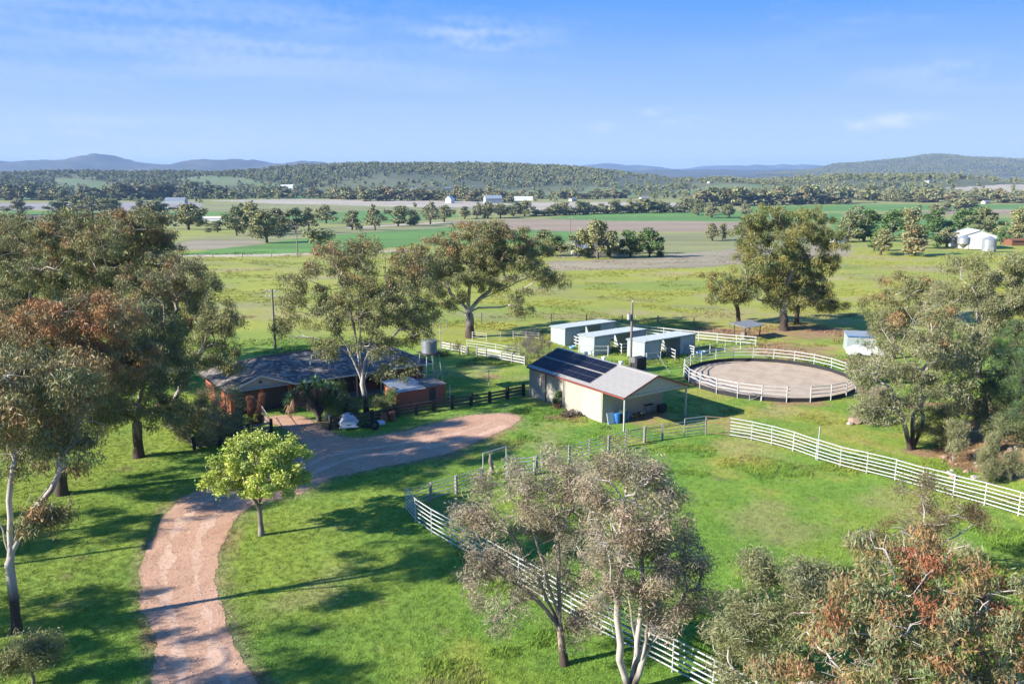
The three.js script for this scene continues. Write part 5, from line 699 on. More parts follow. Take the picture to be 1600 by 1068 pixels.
// power poles
function pole(name, label, base, h, o = {}) {
  const g = thing(name, label, 'power pole', base); const s = add('shaft', new THREE.CylinderGeometry(0.11, 0.16, h, 10), M.pole, g); s.position.y = h / 2;
  const a = o.turn ?? 0.5, c = V(Math.cos(a), 0, Math.sin(a)); for (const y of o.arms ?? [h - 0.25]) { bar(g, 'crossarm', c.clone().multiplyScalar(-1.0).setY(y), c.clone().multiplyScalar(1.0).setY(y), 0.1, 0.1, M.timberGrey); for (const k of [-0.9, -0.35, 0.35, 0.9]) cyl(g, 'insulator', c.x * k, y + 0.05, c.z * k, 0.045, 0.16, M.paintWhite); }
  return g;
}
{
  const p1 = pole('power_pole', 'tall power pole with transformer beside the nearest stable', G(985, 582), 7.9, { arms: [], turn: 0.3 });
  cyl(p1, 'transformer', -0.35, 6.0, 0.1, 0.2, 0.6, M.galv); cyl(p1, 'insulator', -0.35, 6.6, 0.1, 0.05, 0.15, M.ceramic); bar(p1, 'bracket', V(-0.4, 6.1, 0), V(0.45, 6.1, 0), 0.06, 0.06, M.galv); cyl(p1, 'insulator', 0.4, 6.15, 0, 0.05, 0.2, M.paintWhite); cyl(p1, 'insulator', 0, 7.9, 0, 0.05, 0.15, M.paintWhite); box(p1, 'switch_box', 0.02, 0.4, 1.2, 1.75, 0.13, 0.33, M.galv);
  { const e = G(1047, 582).sub(p1.position); bar(p1, 'stay_wire', V(0, 6.2, 0), e.clone().lerp(V(0, 6.2, 0), 0.32), 0.02, 0.02, M.wire, true); bar(p1, 'stay_guard', e.clone().lerp(V(0, 6.2, 0), 0.32), e.clone(), 0.07, 0.07, M.white, true); }
  pole('power_pole', 'power pole with crossarms in the paddock behind the left house roof', G(430, 545), 7.6, { arms: [7.3, 6.6], turn: 0.25 });
  pole('power_pole', 'thin distant power pole by the pale farm track', G(465, 403), 8.5, { arms: [8.2], turn: 0.2 });
  pole('power_pole', 'distant power pole in the green crop beyond the plough', G(891, 372), 8, { arms: [7.8], turn: 0.2 });
  const bx = thing('meter_box', 'dark tank behind the shed ridge beside the pole', 'tank', G(998, 578), TURN); box(bx, 'body', -0.7, 0.7, 0.1, 1.5, -0.5, 0.5, M.black); box(bx, 'base', -0.75, 0.75, 0, 0.1, -0.55, 0.55, M.concrete); bar(bx, 'pipe', V(0.9, 0, 0.2), V(0.9, 1.7, 0.2), 0.08, 0.08, M.galv, true); bar(bx, 'pipe', V(0.5, 1.3, 0.2), V(1.2, 1.3, 0.2), 0.08, 0.08, M.galv, true);
  // two-pole transformer platform left of the frame; its shadow lies on the lawn
  const a = V(-36, 0, -41), g = thing('transformer_stand', 'two-pole transformer stand left of the picture, only its shadow seen', 'power pole', a); for (const [x, z] of [[0, 0], [-1.1, -3.9]]) { const s = add('shaft', new THREE.CylinderGeometry(0.11, 0.15, 7.5, 8), M.pole, g); s.position.set(x, 3.75, z); } bar(g, 'crossarm', V(0.2, 7.4, 0.7), V(-1.3, 7.4, -4.6), 0.2, 0.24, M.timberGrey); bar(g, 'beam', V(0, 3.0, 0), V(-1.1, 3.0, -3.9), 0.16, 0.2, M.timberGrey); box(g, 'transformer', -0.9, 0.1, 3.1, 4.5, -2.9, -1.2, M.galv);
}
// yard clutter by the timber fence
{
  const b = G(545, 671), g = thing('box_trailer', 'white box trailer with peaked cover parked at the timber fence', 'trailer', b, 0.25); g.scale.setScalar(0.82);
  const s = new THREE.Shape([[-0.85, 0.35], [0.85, 0.35], [0.85, 0.85], [0.5, 1.2], [0, 1.32], [-0.5, 1.2], [-0.85, 0.85]].map((p) => new THREE.Vector2(...p))); const e = add('canopy', new THREE.ExtrudeGeometry(s, { depth: 2.0, bevelSize: 0.05, bevelThickness: 0.05, steps: 1 }), M.tarp, g); e.position.z = -1.9;
  box(g, 'tailgate', -0.72, 0.72, 0.42, 0.85, 0.16, 0.2, M.paintWhite); for (const x of [-0.85, 0.85]) box(g, 'tail_light', x - 0.08, x + 0.08, 0.42, 0.54, 0.2, 0.25, mat(0.35, 0.02, 0.02, { roughness: 0.3 })); for (const y of [0.86, 1.1]) bar(g, 'seam', V(-0.86 + (y - 0.86) * 1.4, y, 0.165), V(0.86 - (y - 0.86) * 1.4, y, 0.165), 0.03, 0.03, M.galv); box(g, 'number_plate', -0.2, 0.2, 0.5, 0.62, 0.2, 0.215, M.timberGrey); box(g, 'bumper', -1.0, 1.0, 0.28, 0.4, 0.15, 0.28, M.paintWhite); for (const x of [-0.95, 0.95]) { const w = cyl(g, 'wheel', x, 0, -0.8, 0.3, 0.2, M.rubber); w.rotation.z = Math.PI / 2; w.position.y = 0.3; box(g, 'mudguard', x - 0.14, x + 0.14, 0.62, 0.67, -1.2, -0.4, M.paintWhite); } bar(g, 'drawbar', V(0, 0.35, -1.9), V(0, 0.35, -3.0), 0.09, 0.09, M.galv); for (const x of [-0.7, 0.7]) cyl(g, 'stand', x, 0, 0.1, 0.04, 0.35, M.galv);
  const tyre = (p, label, flat) => { const t = thing('tyre', label, 'tyre', p, 0.4), o = add('tread', new THREE.TorusGeometry(0.29, 0.13, 10, 22), M.rubber, t); if (flat) { o.rotation.x = Math.PI / 2; o.position.y = 0.13; } else { o.position.y = 0.41; o.rotation.x = -0.2; const r = add('rim', new THREE.CylinderGeometry(0.18, 0.18, 0.12, 14, 1, true), M.rust, t); r.rotation.x = Math.PI / 2 - 0.2; r.position.y = 0.41; } };
  tyre(G(585.5, 671), 'black tyre standing upright right of the white trailer'); tyre(G(573, 667), 'worn tyre lying flat between trailer and upright tyre', true);
  const sk = thing('feed_bag', 'pale slumped bag between the upright tyre and rusty drums', 'bag', G(594, 664)), bg = new THREE.SphereGeometry(0.38, 16, 10); { const p = bg.attributes.position; for (let i = 0; i < p.count; i++) { const n = 1 + 0.25 * fbm(p.getX(i) * 3, p.getY(i) * 3, 2, p.getZ(i) * 3); p.setXYZ(i, p.getX(i) * 1.3 * n, Math.max(-0.2, p.getY(i) * 0.65 * n), p.getZ(i) * n); } bg.computeVertexNormals(); } add('sack', bg, M.tarp, sk).position.y = 0.2; cyl(sk, 'tie', 0.45, 0.2, 0, 0.05, 0.1, M.black);
  const pp = thing('pipe_post', 'thin white pipe standing on the back lawn', 'pipe', G(703, 632)); cyl(pp, 'shaft', 0, 0, 0, 0.04, 1.9, M.white); cyl(pp, 'cap', 0, 1.9, 0, 0.05, 0.05, M.white);
  const tb = thing('water_tub', 'pale blue water tub at the nearest stable yard', 'tub', G(1095, 555)); add('shell', new THREE.LatheGeometry([[0, 0.04], [0.5, 0.04], [0.58, 0.5], [0.64, 0.52], [0.6, 0.46], [0.52, 0.1], [0, 0.1]].map((p) => new THREE.Vector2(...p)), 20), mat(0.25, 0.45, 0.65), tb); const ws = cyl(tb, 'water', 0, 0.34, 0, 0.53, 0.02, M.glass); void ws;
  const t2 = thing('water_tub', 'small blue tub beside the left stable', 'tub', G(894, 545)); add('shell', new THREE.LatheGeometry([[0, 0.04], [0.35, 0.04], [0.42, 0.4], [0.38, 0.4], [0.34, 0.1], [0, 0.1]].map((p) => new THREE.Vector2(...p)), 18), mat(0.2, 0.4, 0.65), t2); cyl(t2, 'water', 0, 0.25, 0, 0.35, 0.02, M.glass);
}
function rock(p, s, m, label, seed, group) { const g = new THREE.IcosahedronGeometry(s, 2), a = g.attributes.position; for (let i = 0; i < a.count; i++) { const v = V(a.getX(i), a.getY(i), a.getZ(i)), n = 0.8 + 0.6 * fbm(v.x / s + seed, v.y / s, 3, v.z / s + seed); a.setXYZ(i, v.x * n * 1.2, v.y * n * 0.8, v.z * n); } g.computeVertexNormals(); const o = add('rock', g, m, scene); o.position.copy(p).add(V(0, s * 0.25, 0)); tag(o, label, 'rock', group); }
rock(G(1337, 661), 0.62, M.rock, 'orange rock at the edge of the right lawn', 3); rock(G(1328, 663), 0.3, M.rockGrey, 'small grey rock left of the orange rock', 5); rock(G(1356, 652), 0.5, M.rock, 'brown rock behind the grey lawn-edge bush', 9);
rock(G(1358, 600), 0.35, M.rockGrey, 'pale rock right of the round yard post', 11); rock(G(1352, 636), 0.3, M.rockGrey, 'pale rock above the lawn-edge bush', 13);
{ const r = rng(505); for (let i = 0; i < 60; i++) rock(G(1470 + r() * 130, 655 + r() * 95), 0.08 + r() * 0.22, r() < 0.5 ? M.rock : M.rockGrey, 'loose stone scattered on the orange dirt bank', 20 + i, 'stones on the bank'); }

// ---------------------------------------------------------------- trees and buildings across the valley
const leafV = new THREE.MeshStandardMaterial({ vertexColors: true, roughness: 0.75, side: THREE.DoubleSide });
function farTree(seed, n, leaf, pal, shape = {}) { // a 10 m tree of small leaf faces in clumps, with trunk and limbs
  const r = rng(seed), P = PAL[pal], H = 10, w = shape.w ?? 4.2, lo = shape.lo ?? 0.2, lobes = [], nl = shape.lobes ?? 15, p = [], c = [], idx = [];
  const lx = (r() - 0.5) * 1.6, lz = (r() - 0.5) * 1.6, ph = r() * 6.28;   // uneven: lopsided outline, drooping skirts, a broken top
  for (let i = 0; i < nl; i++) { const a = i * 2.4 + r() * 1.4, t = (i + 0.5) / nl, out = 0.62 + 0.45 * Math.sin(a * 2 + ph) + 0.3 * r(), y = H * (lo + (0.84 - lo) * t) + (r() - 0.5) * 1.5, rad = w * Math.sqrt(r()) * 0.85 * out * Math.sin(Math.PI * Math.min(1, 0.3 + t * 0.66)); lobes.push([V(Math.cos(a) * rad + lx * t, y, Math.sin(a) * rad + lz * t), w * (0.16 + 0.24 * r())]); }
  for (let i = 0; i < n; i++) {
    const [lc, lr] = lobes[Math.floor(r() * nl)], d = V(r() * 2 - 1, r() * 2 - 1, r() * 2 - 1).normalize(), q = lc.clone().addScaledVector(d.multiply(V(1, 0.8, 1)), lr * (0.45 + 0.6 * r())), e = V(r() - 0.5, r() - 0.7, r() - 0.5).normalize(), s = e.clone().cross(V(r() - 0.5, r() - 0.5, r() - 0.5)).normalize(), L = leaf * (0.6 + 0.8 * r()), cc = P[Math.floor(r() * P.length)], k = 0.6 + 0.52 * r(), at = p.length / 3;
    for (const v of [q, q.clone().addScaledVector(e, L * 0.5).addScaledVector(s, L * 0.3), q.clone().addScaledVector(e, L * 0.5).addScaledVector(s, -L * 0.3), q.clone().addScaledVector(e, L)]) { p.push(v.x, v.y, v.z); c.push(cc[0] * k, cc[1] * k, cc[2] * k); } idx.push(at, at + 2, at + 1, at + 1, at + 2, at + 3);
  }
  const g = new THREE.BufferGeometry(); g.setAttribute('position', new THREE.Float32BufferAttribute(p, 3)); g.setAttribute('color', new THREE.Float32BufferAttribute(c, 3)); g.setIndex(idx); g.computeVertexNormals();
  const nodes = [{ pos: V(0, -0.4, 0), p: -1, r: 0.38 }, { pos: V(0.1, H * lo * 0.8, 0), p: 0, r: 0.27 }]; for (const [lc] of lobes) { const k = nodes.length; nodes.push({ pos: lc.clone().lerp(V(0, H * lo, 0), 0.5), p: 1, r: 0.12 }, { pos: lc, p: k, r: 0.05 }); }
  return { crown: g, trunk: tubes(nodes, shape.bark ?? barkGum(2.2, [0.3, 0.27, 0.23])) };
}
const MID = { olive: [1, 2, 3, 4].map((i) => farTree(300 + i, 3800, 0.46, 'olive')), grey: [1, 2, 3].map((i) => farTree(320 + i, 3400, 0.46, 'greyGreen')), dark: [1, 2, 3].map((i) => farTree(340 + i, 3800, 0.46, 'dark', { lo: 0.16, w: 4.4, lobes: 13 })), fresh: [1, 2].map((i) => farTree(360 + i, 3800, 0.46, 'fresh', { lo: 0.15, w: 4.2, lobes: 13 })), gold: [farTree(380, 2400, 0.62, 'oliveRust')], red: [farTree(390, 1500, 0.5, 'rust', { lo: 0.1 })], flat: [farTree(395, 1700, 0.6, 'dark', { lo: 0.55, w: 6, lobes: 9 })], low: [farTree(398, 700, 0.95, 'olive'), farTree(399, 700, 0.95, 'greyGreen'), farTree(400, 700, 0.95, 'dark', { lo: 0.15 }), farTree(401, 620, 0.95, 'oliveRust', { w: 5, lobes: 8 }), farTree(402, 700, 0.9, 'olive', { lo: 0.12, w: 3.4, lobes: 9 })] };
const rFar = rng(2024); let midCount = 0;
function midTree(kind, px, py, hp, wp, label, group) {
  const b = px.isVector3 ? px : G(px, py), set = MID[kind], v = set[midCount++ % set.length], s = perPx(b.z), g = thing('distant_tree', label, 'tree', b, rFar() * 6.28, group);
  add('trunk', v.trunk, M.bark, g); add('crown', v.crown, leafV, g).userData.kind = 'stuff'; const h = hp * s / 8.4, w = wp * s / 5.7; g.scale.set(w * (0.85 + 0.4 * rFar()), h, w * (0.85 + 0.4 * rFar())); return g;
}
const single = [
  ['flat', 500, 397, 36, 46, 'dark flat-topped tree by the pale track in the green field'], ['olive', 417, 379, 46, 38, 'tall lone gum nearest in the left valley row'], ['olive', 294, 359, 38, 52, 'wide gum left of the small farm buildings'], ['dark', 340, 363, 17, 22, 'small round dark tree near the left farm buildings'],
  ['dark', 370, 368, 42, 34, 'dark gum at the left end of the central valley clump'], ['olive', 392, 366, 44, 36, 'tall gum inside the central valley clump'], ['grey', 434, 362, 34, 34, 'gum right of the lone gum in the valley clump'], ['dark', 462, 364, 36, 34, 'dark gum closing the central valley clump on its right'], ['olive', 482, 357, 30, 26, 'lighter gum behind the central valley clump'],
  ['olive', 510, 349, 26, 28, 'middle-distance gum behind the flat-topped tree'], ['dark', 550, 359, 28, 28, 'round dark gum on the field edge left of tall slim gum'], ['grey', 586, 360, 36, 26, 'slim gum standing alone on the green field edge'], ['dark', 622, 353, 30, 36, 'dark gum left of the twin valley gums'], ['dark', 646, 352, 22, 22, 'low dark tree between valley gums'], ['grey', 672, 350, 30, 30, 'left one of the twin valley gums'], ['olive', 694, 347, 26, 24, 'right one of the twin valley gums'],
  ['olive', 726, 342, 18, 22, 'gum at the left end of the hedge row'], ['grey', 745, 341, 22, 20, 'second gum in the hedge row'], ['olive', 762, 341, 24, 22, 'third gum in the hedge row'], ['olive', 782, 340, 22, 24, 'fourth gum in the hedge row'], ['dark', 802, 338, 20, 22, 'fifth gum in the hedge row'], ['olive', 820, 338, 22, 24, 'sixth gum in the hedge row'],
  ['grey', 30, 336, 22, 30, 'leftmost gum on the far left field'], ['dark', 92, 334, 22, 30, 'first of the far left gum row'], ['olive', 120, 334, 26, 28, 'second of the far left gum row'], ['olive', 145, 335, 26, 28, 'third of the far left gum row'], ['dark', 172, 336, 24, 28, 'shaded gum ending the far left row'], ['olive', 174, 338, 28, 36, 'spreading gum beside the dark field hut'], ['grey', 220, 334, 20, 20, 'small gum right of the dark field hut'], ['dark', 252, 334, 18, 26, 'dark gum beyond the left grove crown'], ['grey', 242, 358, 40, 46, 'grey gum just behind the left grove crown'], ['dark', 205, 352, 20, 34, 'low dark trees behind the left grove'],
  ['dark', 1091, 336, 22, 26, 'dark gum at the left of the crop edge clump'], ['grey', 1112, 340, 22, 24, 'grey gum in the crop edge clump'], ['olive', 1140, 340, 20, 24, 'low gum in the crop edge clump'], ['grey', 1165, 339, 22, 22, 'gum ending the crop edge clump'], ['grey', 1113, 376, 25, 24, 'grey round tree with its twin on the plough edge'], ['grey', 1129, 375, 23, 18, 'smaller twin of the grey plough-edge tree'], ['grey', 1160, 372, 22, 34, 'grey tree half hidden by the golden gum'],
  ['dark', 845, 388, 28, 34, 'dark tree left of the homestead roof'], ['fresh', 862, 400, 30, 40, 'broad tree beside the red shrub tree'], ['red', 876, 396, 20, 18, 'small red-brown tree near the homestead'], ['dark', 904, 402, 42, 38, 'dense tree left of the pale homestead gum'], ['olive', 934, 404, 60, 42, 'pale-trunked tall gum beside the homestead'], ['dark', 952, 402, 38, 28, 'dark tree touching the homestead gum'], ['fresh', 985, 402, 38, 38, 'bright green bushy tree right of the homestead roof'], ['fresh', 1015, 402, 42, 40, 'rightmost bushy green homestead tree'], ['dark', 1000, 396, 32, 26, 'dark conifer behind the bushy homestead trees'],
  ['dark', 1325, 378, 44, 44, 'dark tree beside the golden gum, right grove'], ['fresh', 1350, 376, 44, 44, 'green tree in the right grove above two small trees'], ['olive', 1376, 398, 38, 34, 'left of two small trees on the mown slope'], ['fresh', 1366, 392, 26, 28, 'smaller companion of the left slope tree'], ['gold', 1430, 400, 44, 36, 'right small tree on the mown slope'], ['fresh', 1443, 388, 34, 30, 'green tree behind the right slope tree'], ['fresh', 1390, 372, 40, 40, 'grove tree above the slope trees'], ['olive', 1420, 366, 40, 44, 'tall grove tree left of the white barn'], ['grey', 1480, 386, 26, 32, 'grey shrub tree at the white barn wall'], ['fresh', 1465, 368, 36, 40, 'green grove tree behind the grey shrub tree'], ['fresh', 1500, 362, 32, 40, 'grove tree behind the barn roof left end'], ['dark', 1545, 366, 38, 40, 'dark tree behind the barn roof right end'], ['olive', 1588, 382, 50, 40, 'gum at the right frame edge beyond silos'], ['fresh', 1564, 382, 24, 16, 'slim yellow-green sapling right of the barn'], ['fresh', 1528, 360, 32, 36, 'green tree directly behind the barn'], ['dark', 1600, 365, 44, 44, 'dark tree at the right edge behind the frame-edge gum'],
];
for (const [k, px, py, h, w, l] of single) midTree(k, px, py, h, w, l);
// belts of trees farther off, one by one
function belt(kind, pts, n, h, w, label, group, jit = 1.2) { const P = pts.map((p) => G(...p)), c = new THREE.CatmullRomCurve3(P); for (let i = 0; i < n; i++) { const q = c.getPoint(Math.min(1, Math.max(0, (i + 0.5) / n + 0.035 * Math.sin(i * 2.7 + n) + (rFar() - 0.5) * 0.02))), D = -q.z; q.z += (rFar() - 0.5) * D * 0.01 * jit; q.y = T(q.x, q.z); const hh = h * (0.45 + 0.85 * rFar()); midTree('low', q, 0, hh, w * (0.55 + 0.8 * rFar()), label, group); } }
belt('low', [[838, 337], [960, 333], [1080, 331]], 36, 16, 20, 'tree in the dark belt along the top of the green crop', 'belt above the crop');
belt('low', [[-20, 312], [160, 313], [330, 308]], 46, 20, 24, 'tree in the left belt at the foot of the hills', 'left valley belt');
belt('low', [[330, 309], [480, 309], [560, 312]], 32, 14, 18, 'tree in the belt behind the pale pink field', 'middle valley belt');
belt('low', [[560, 314], [680, 313], [800, 316]], 38, 18, 20, 'tree in the dense belt right of the pale pink field', 'central valley belt');
belt('low', [[800, 309], [900, 311], [985, 309]], 26, 12, 15, 'tree in the belt behind the long white farm shed', 'belt by the long white shed');
belt('low', [[1080, 322], [1200, 320], [1330, 317]], 36, 22, 26, 'tree in the woodland edge right of the crop', 'right woodland edge');
belt('low', [[1330, 312], [1450, 316], [1620, 317]], 36, 17, 22, 'tree in the far right valley belt', 'right valley belt');
belt('low', [[1450, 330], [1490, 329], [1520, 328]], 9, 16, 17, 'tree in the clump beside the right ploughed field', 'plough clump');
// woods on the hills: nobody could count them
{
  const geos = [farTree(411, 170, 1.9, 'dark', { lo: 0.2, lobes: 7 }), farTree(412, 170, 1.9, 'olive', { lo: 0.22, lobes: 7 }), farTree(413, 170, 1.9, 'dark', { lo: 0.18, lobes: 6, w: 4.6 })].map((t) => t.crown), lists = [[], [], []], r = rng(99), e = new THREE.Euler(), q = new THREE.Quaternion();
  const tryAt = (x, z, dens, s) => { for (const f of fields) if (x > f.b[0] && x < f.b[1] && z > f.b[2] && z < f.b[3] && inPoly(x, z, f.p)) return; for (const b of bareHills) if (inPoly(x, z, b)) { if (r() > 0.05) return; } const n = 1.5 * fbm(x * 0.0036 + 4, z * 0.003, 4) + 0.5 * fbm(x * 0.014, z * 0.014, 2); if (n + dens < r() * 0.5 && r() > 0.07) return; const sc = s * (0.6 + 0.7 * r()); lists[Math.floor(r() * 3)].push(new THREE.Matrix4().compose(V(x, T(x, z) - 0.5, z), q.setFromEuler(e.set(0, r() * 6.28, 0)), V(sc * (0.9 + 0.3 * r()), sc, sc * (0.9 + 0.3 * r())))); };
  for (let i = 0; i < 30000; i++) { const D = 1230 + 1900 * Math.pow(r(), 1.25), x = (r() * 2 - 1) * 0.72 * D, up = T(x, -D) - VALLEY; tryAt(x, -D, up > 7 ? 0.14 + 0.4 * smooth(14, 40, up) : -0.08, 1.15); }
  for (let i = 0; i < 2600; i++) { const D = 420 + 800 * r(), x = (r() * 2 - 1) * 0.72 * D; tryAt(x, -D, -0.3, 0.85); }
  for (let i = 0; i < 26000; i++) { const D = 4000 + 1500 * r(), x = 700 + r() * 3600; if (T(x, -D) > VALLEY + 12) tryAt(x, -D, 0.5, 1.15); }
  lists.forEach((L, k) => { const im = new THREE.InstancedMesh(geos[k], leafV, L.length); L.forEach((m, i) => im.setMatrixAt(i, m)); im.name = numbered('woodland'); im.castShadow = im.receiveShadow = true; scene.add(im); tag(im, ['dark woodland covering the low hills and distant slopes', 'olive woodland mixed over the low hills and distant slopes', 'broad-crowned woodland spread over the low hills and distant slopes'][k], 'woodland', null, 'stuff'); });
}
// far buildings
function barn(name, label, cat, base, L, W, E, R, turn, wm, rm, group) {
  const g = thing(name, label, cat, base, turn, group); box(g, 'wall', -L / 2, L / 2, -0.5, E, W / 2 - 0.1, W / 2, wm); box(g, 'wall', -L / 2, L / 2, -0.5, E, -W / 2, -W / 2 + 0.1, wm); box(g, 'wall', -L / 2, -L / 2 + 0.1, -0.5, E, -W / 2, W / 2, wm); box(g, 'wall', L / 2 - 0.1, L / 2, -0.5, E, -W / 2, W / 2, wm);
  for (const x of [-L / 2 + 0.02, L / 2 - 0.02]) add('gable_panel', polyGeo([[V(x, E, -W / 2), V(x, E, W / 2), V(x, R, 0)]], 1, uvZY), wm, g);
  slab(g, 'roof', [V(-L / 2 - 0.3, E - 0.05, W / 2 + 0.3), V(L / 2 + 0.3, E - 0.05, W / 2 + 0.3), V(L / 2 + 0.3, R + 0.05, 0), V(-L / 2 - 0.3, R + 0.05, 0)], 0.1, rm); slab(g, 'roof', [V(-L / 2 - 0.3, R + 0.05, 0), V(L / 2 + 0.3, R + 0.05, 0), V(L / 2 + 0.3, E - 0.05, -W / 2 - 0.3), V(-L / 2 - 0.3, E - 0.05, -W / 2 - 0.3)], 0.1, rm); return g;
}
{
  const b = G(1519, 386), g = barn('barn', 'white gabled barn beside the silos on the right', 'barn', b, 9, 10.2, 3.9, 5.6, Math.PI / 2 - 0.12, M.paintWhite, M.paintWhite); void g;
  const silo = (p, r, h, label, raised) => { const s = thing('silo', label, 'silo', p), y = raised ? 1.6 : 0; const pts = raised ? [[0.2, 0.5], [r, y + 0.3]] : [[0, 0], [r, 0]]; for (let i = 0; i <= 24; i++) pts.push([r + 0.03 * Math.sin(i / 24 * Math.PI * 2 * 6), y + 0.3 + i / 24 * (h - 0.3)]); add('bin', new THREE.LatheGeometry(pts.map((q) => new THREE.Vector2(...q)), 26), M.iron, s); const rf = add('roof', new THREE.ConeGeometry(r * 1.06, r * 0.55, 26), M.iron, s); rf.position.y = y + h + r * 0.27; if (raised) for (let k = 0; k < 6; k++) { const a = k * Math.PI / 3; bar(s, 'leg', V(Math.cos(a) * r * 0.95, 0, Math.sin(a) * r * 0.95), V(Math.cos(a) * r * 0.95, y + 0.5, Math.sin(a) * r * 0.95), 0.12, 0.12, M.rust, true); } else box(s, 'hatch', -0.4, 0.4, 0.2, 1.4, r - 0.02, r + 0.05, M.galv); };
  silo(G(1545, 393), 1.9, 3.6, 'tall standing silo right of the white barn'); silo(G(1505, 390), 1.75, 2.0, 'squat rusty-legged silo in front of the white barn', true);
  barn('stone_hut', 'pale small building peeping out beside the golden gum', 'hut', G(1308, 379), 4, 3, 2.2, 3.2, 0.3, M.paintWhite, M.iron);
  barn('low_shed', 'rusty low shed at the right edge beyond the silos', 'shed', G(1595, 383), 9, 4, 1.8, 2.3, 0.1, M.rust, M.rust);
  barn('homestead', 'blue-roofed homestead half hidden among the bushy trees', 'house', G(930, 398), 12, 7, 2.4, 4.0, 0.2, M.creamPlain, mat(0.2, 0.25, 0.32));
  barn('farm_shed', 'long white farm shed across the valley', 'shed', G(818, 313), 26, 10, 4, 5.5, 0.0, M.paintWhite, M.paintWhite); barn('farm_shed', 'small white house at the central valley belt', 'house', G(703, 317), 11, 8, 5, 9, 1.2, M.paintWhite, M.paintWhite);
  barn('farm_shed', 'blue-grey roofed farm buildings at the right of the pale field', 'shed', G(770, 317), 22, 12, 6, 10, 0.3, M.stable, M.stableRoof); barn('field_hut', 'dark hut standing in the far left crop', 'hut', G(190, 338), 8, 6, 3, 5, 0.4, M.timber, M.timberGrey); barn('farm_shed', 'white low farm building behind the lone gum', 'shed', G(332, 345), 16, 5, 2.5, 3.6, 0.1, M.paintWhite, M.paintWhite);
  barn('farm_shed', 'grey-roofed farmhouse in the left valley field', 'house', G(275, 317), 26, 10, 4, 7, 0, M.stable, M.iron); barn('farm_shed', 'white farm sheds below the wooded hill, left pair', 'shed', G(449, 294), 24, 10, 5, 7, 0, M.paintWhite, M.paintWhite); barn('farm_shed', 'white farm shed below the wooded hill, right of pair', 'shed', G(461, 293.5), 16, 10, 5, 7, 0, M.paintWhite, M.paintWhite);
  const hs = [[647, 297], [700, 296], [748, 302], [595, 260], [930, 271], [945, 277], [1110, 286], [1253, 314], [1266, 313], [1320, 303], [1540, 318], [895, 314], [28, 276], [1006, 312], [1153, 307], [1450, 285]]; const rr = rng(12);
  for (const [x, y] of hs) barn('distant_house', 'tiny pale house dotted on the far hills and valley', 'house', G(x, y), 8 + rr() * 6, 6, 2.6, 4.2, rr() * 3, M.creamPlain, rr() < 0.5 ? M.stableRoof : M.iron, 'tiny houses across the valley');
}
// far paddock fences and cattle specks are too small to build; haze
scene.fog = new THREE.FogExp2(new THREE.Color(0.40, 0.62, 1.0), 0.000075);

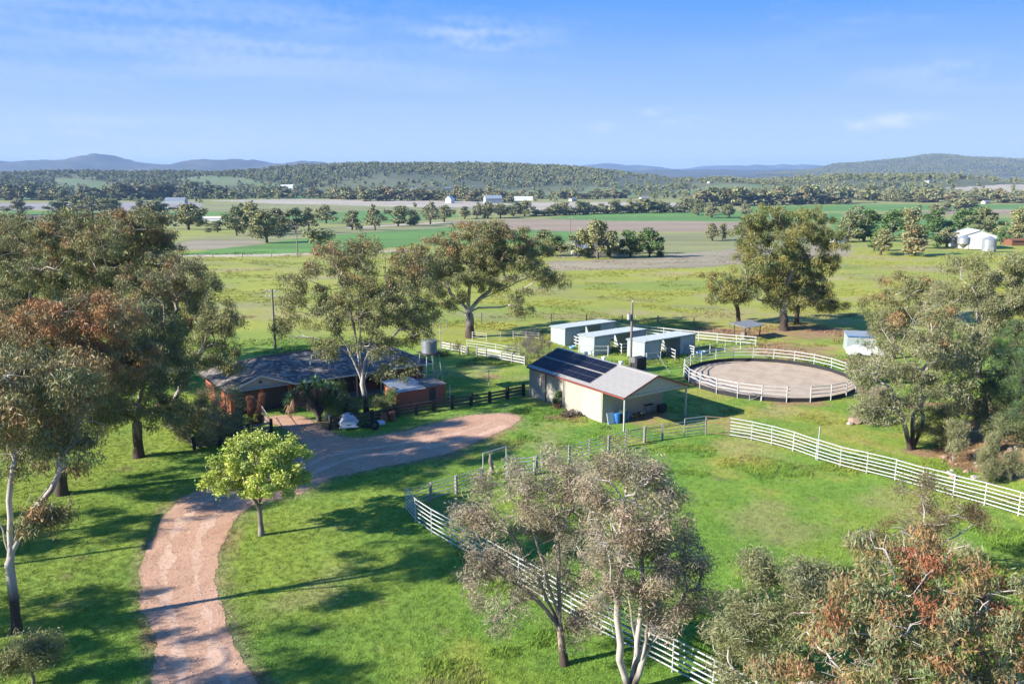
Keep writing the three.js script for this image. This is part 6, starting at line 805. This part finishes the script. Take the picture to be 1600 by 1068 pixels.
// ---------------------------------------------------------------- lawn and paddock grass
{
  const r = rng(717), blade = (n, h, w, sp) => { const p = [], idx = [], nr = []; for (let i = 0; i < n; i++) { const a = r() * 6.28, d = V(Math.cos(a), 0, Math.sin(a)), b = V((r() - 0.5) * sp, -0.01, (r() - 0.5) * sp), s = V(-d.z, 0, d.x).multiplyScalar(w / 2), t = b.clone().addScaledVector(d, h * (0.3 + 0.6 * r())).add(V(0, h * (0.6 + 0.6 * r()), 0)), k = p.length / 3; for (const v of [b.clone().add(s), b.clone().sub(s), t]) { p.push(v.x, v.y, v.z); nr.push(0, 1, 0); } idx.push(k, k + 1, k + 2); } const g = new THREE.BufferGeometry(); g.setAttribute('position', new THREE.Float32BufferAttribute(p, 3)); g.setIndex(idx); g.computeVertexNormals(); return g; };
  const grassMat = new THREE.MeshStandardMaterial({ roughness: 0.8, side: THREE.DoubleSide });
  const place = (name, label, geo, n, pick, s0, s1, tint) => { const im = new THREE.InstancedMesh(geo, grassMat, n), m = new THREE.Matrix4(), q = new THREE.Quaternion(), e = new THREE.Euler(), c = new THREE.Color(); let k = 0, guard = 0; while (k < n && guard++ < n * 6) { const o = pick(); if (!o) continue; const [x, z] = o, s = s0 + (s1 - s0) * r(), g = groundColor(x, z), v = 0.62 + 0.8 * r(), t = tint ? tint(x, z) : [1, 1, 1]; m.compose(V(x, T(x, z), z), q.setFromEuler(e.set(0, r() * 6.28, 0)), V(s, s * (0.7 + 0.6 * r()), s)); im.setMatrixAt(k, m); im.setColorAt(k, c.setRGB(g[0] * v * t[0], g[1] * v * t[1], g[2] * v * t[2])); k++; } im.count = k; im.name = name; im.receiveShadow = true; scene.add(im); tag(im, label, 'grass', null, 'stuff'); };
  const inDrive = (x, z) => { const a = fbm(x * 1.1, z * 1.1, 3) * 1.3; return inPoly(x + a, z + a * 0.7, driveOutline) && inPoly(x - a * 0.7, z + a, driveOutline); }, inSand = (x, z) => Math.hypot(x - 27.4, z + 86.3) < 9;
  const inShed = (x, z) => { const dx = x - 9.6, dz = z + 68.4, u = dx * 0.82 - dz * 0.57, v = -dx * 0.57 - dz * 0.82; return u > -0.1 && u < 7.6 && v > 0.3 && v < 14; }, inHouse = (x, z) => { const dx = x + 25.6, dz = z + 72.9, u = dx * 0.82 - dz * 0.57, v = -dx * 0.57 - dz * 0.82; return u > 0 && u < 20 && v > 0 && v < 8.2; };
  const free = (x, z) => !(inDrive(x, z) || inSand(x, z) || inShed(x, z) || inHouse(x, z));
  place('lawn_grass', 'short green grass over the lawns and the near paddock', blade(14, 0.075, 0.022, 0.34), 150000, () => { const D = 24 + 66 * Math.pow(r(), 1.15), x = (r() * 2 - 1) * 0.66 * (D + 5), z = -D; return free(x, z) ? [x, z] : null; }, 0.7, 1.25);
  place('rough_grass', 'longer rough grass in the paddock and along fence lines', blade(16, 0.26, 0.03, 0.4), 16000, () => { const D = 30 + 45 * r(), x = (r() * 2 - 1) * 0.66 * (D + 5), z = -D; if (!free(x, z)) return null; return fbm(x * 0.16 + 8, z * 0.16, 3, 5) > 0.14 && x > -4 ? [x, z] : null; }, 0.5, 1.0);
  place('paddock_tussocks', 'tussocks and dry weeds over the far paddock', blade(16, 0.26, 0.05, 0.7), 30000, () => { const D = 92 + 150 * Math.pow(r(), 1.3), x = (r() * 2 - 1) * 0.64 * (D + 5), z = -D; if (!free(x, z)) return null; return fbm(x * 0.07 + 8, z * 0.11, 3, 5) > 0.02 ? [x, z] : null; }, 0.5, 1.2, (x, z) => (fbm(x * 0.1, z * 0.1, 2) > 0 ? [1.08, 1.0, 1.3] : [0.9, 0.9, 1]));
}
renderer.render(scene, camera);
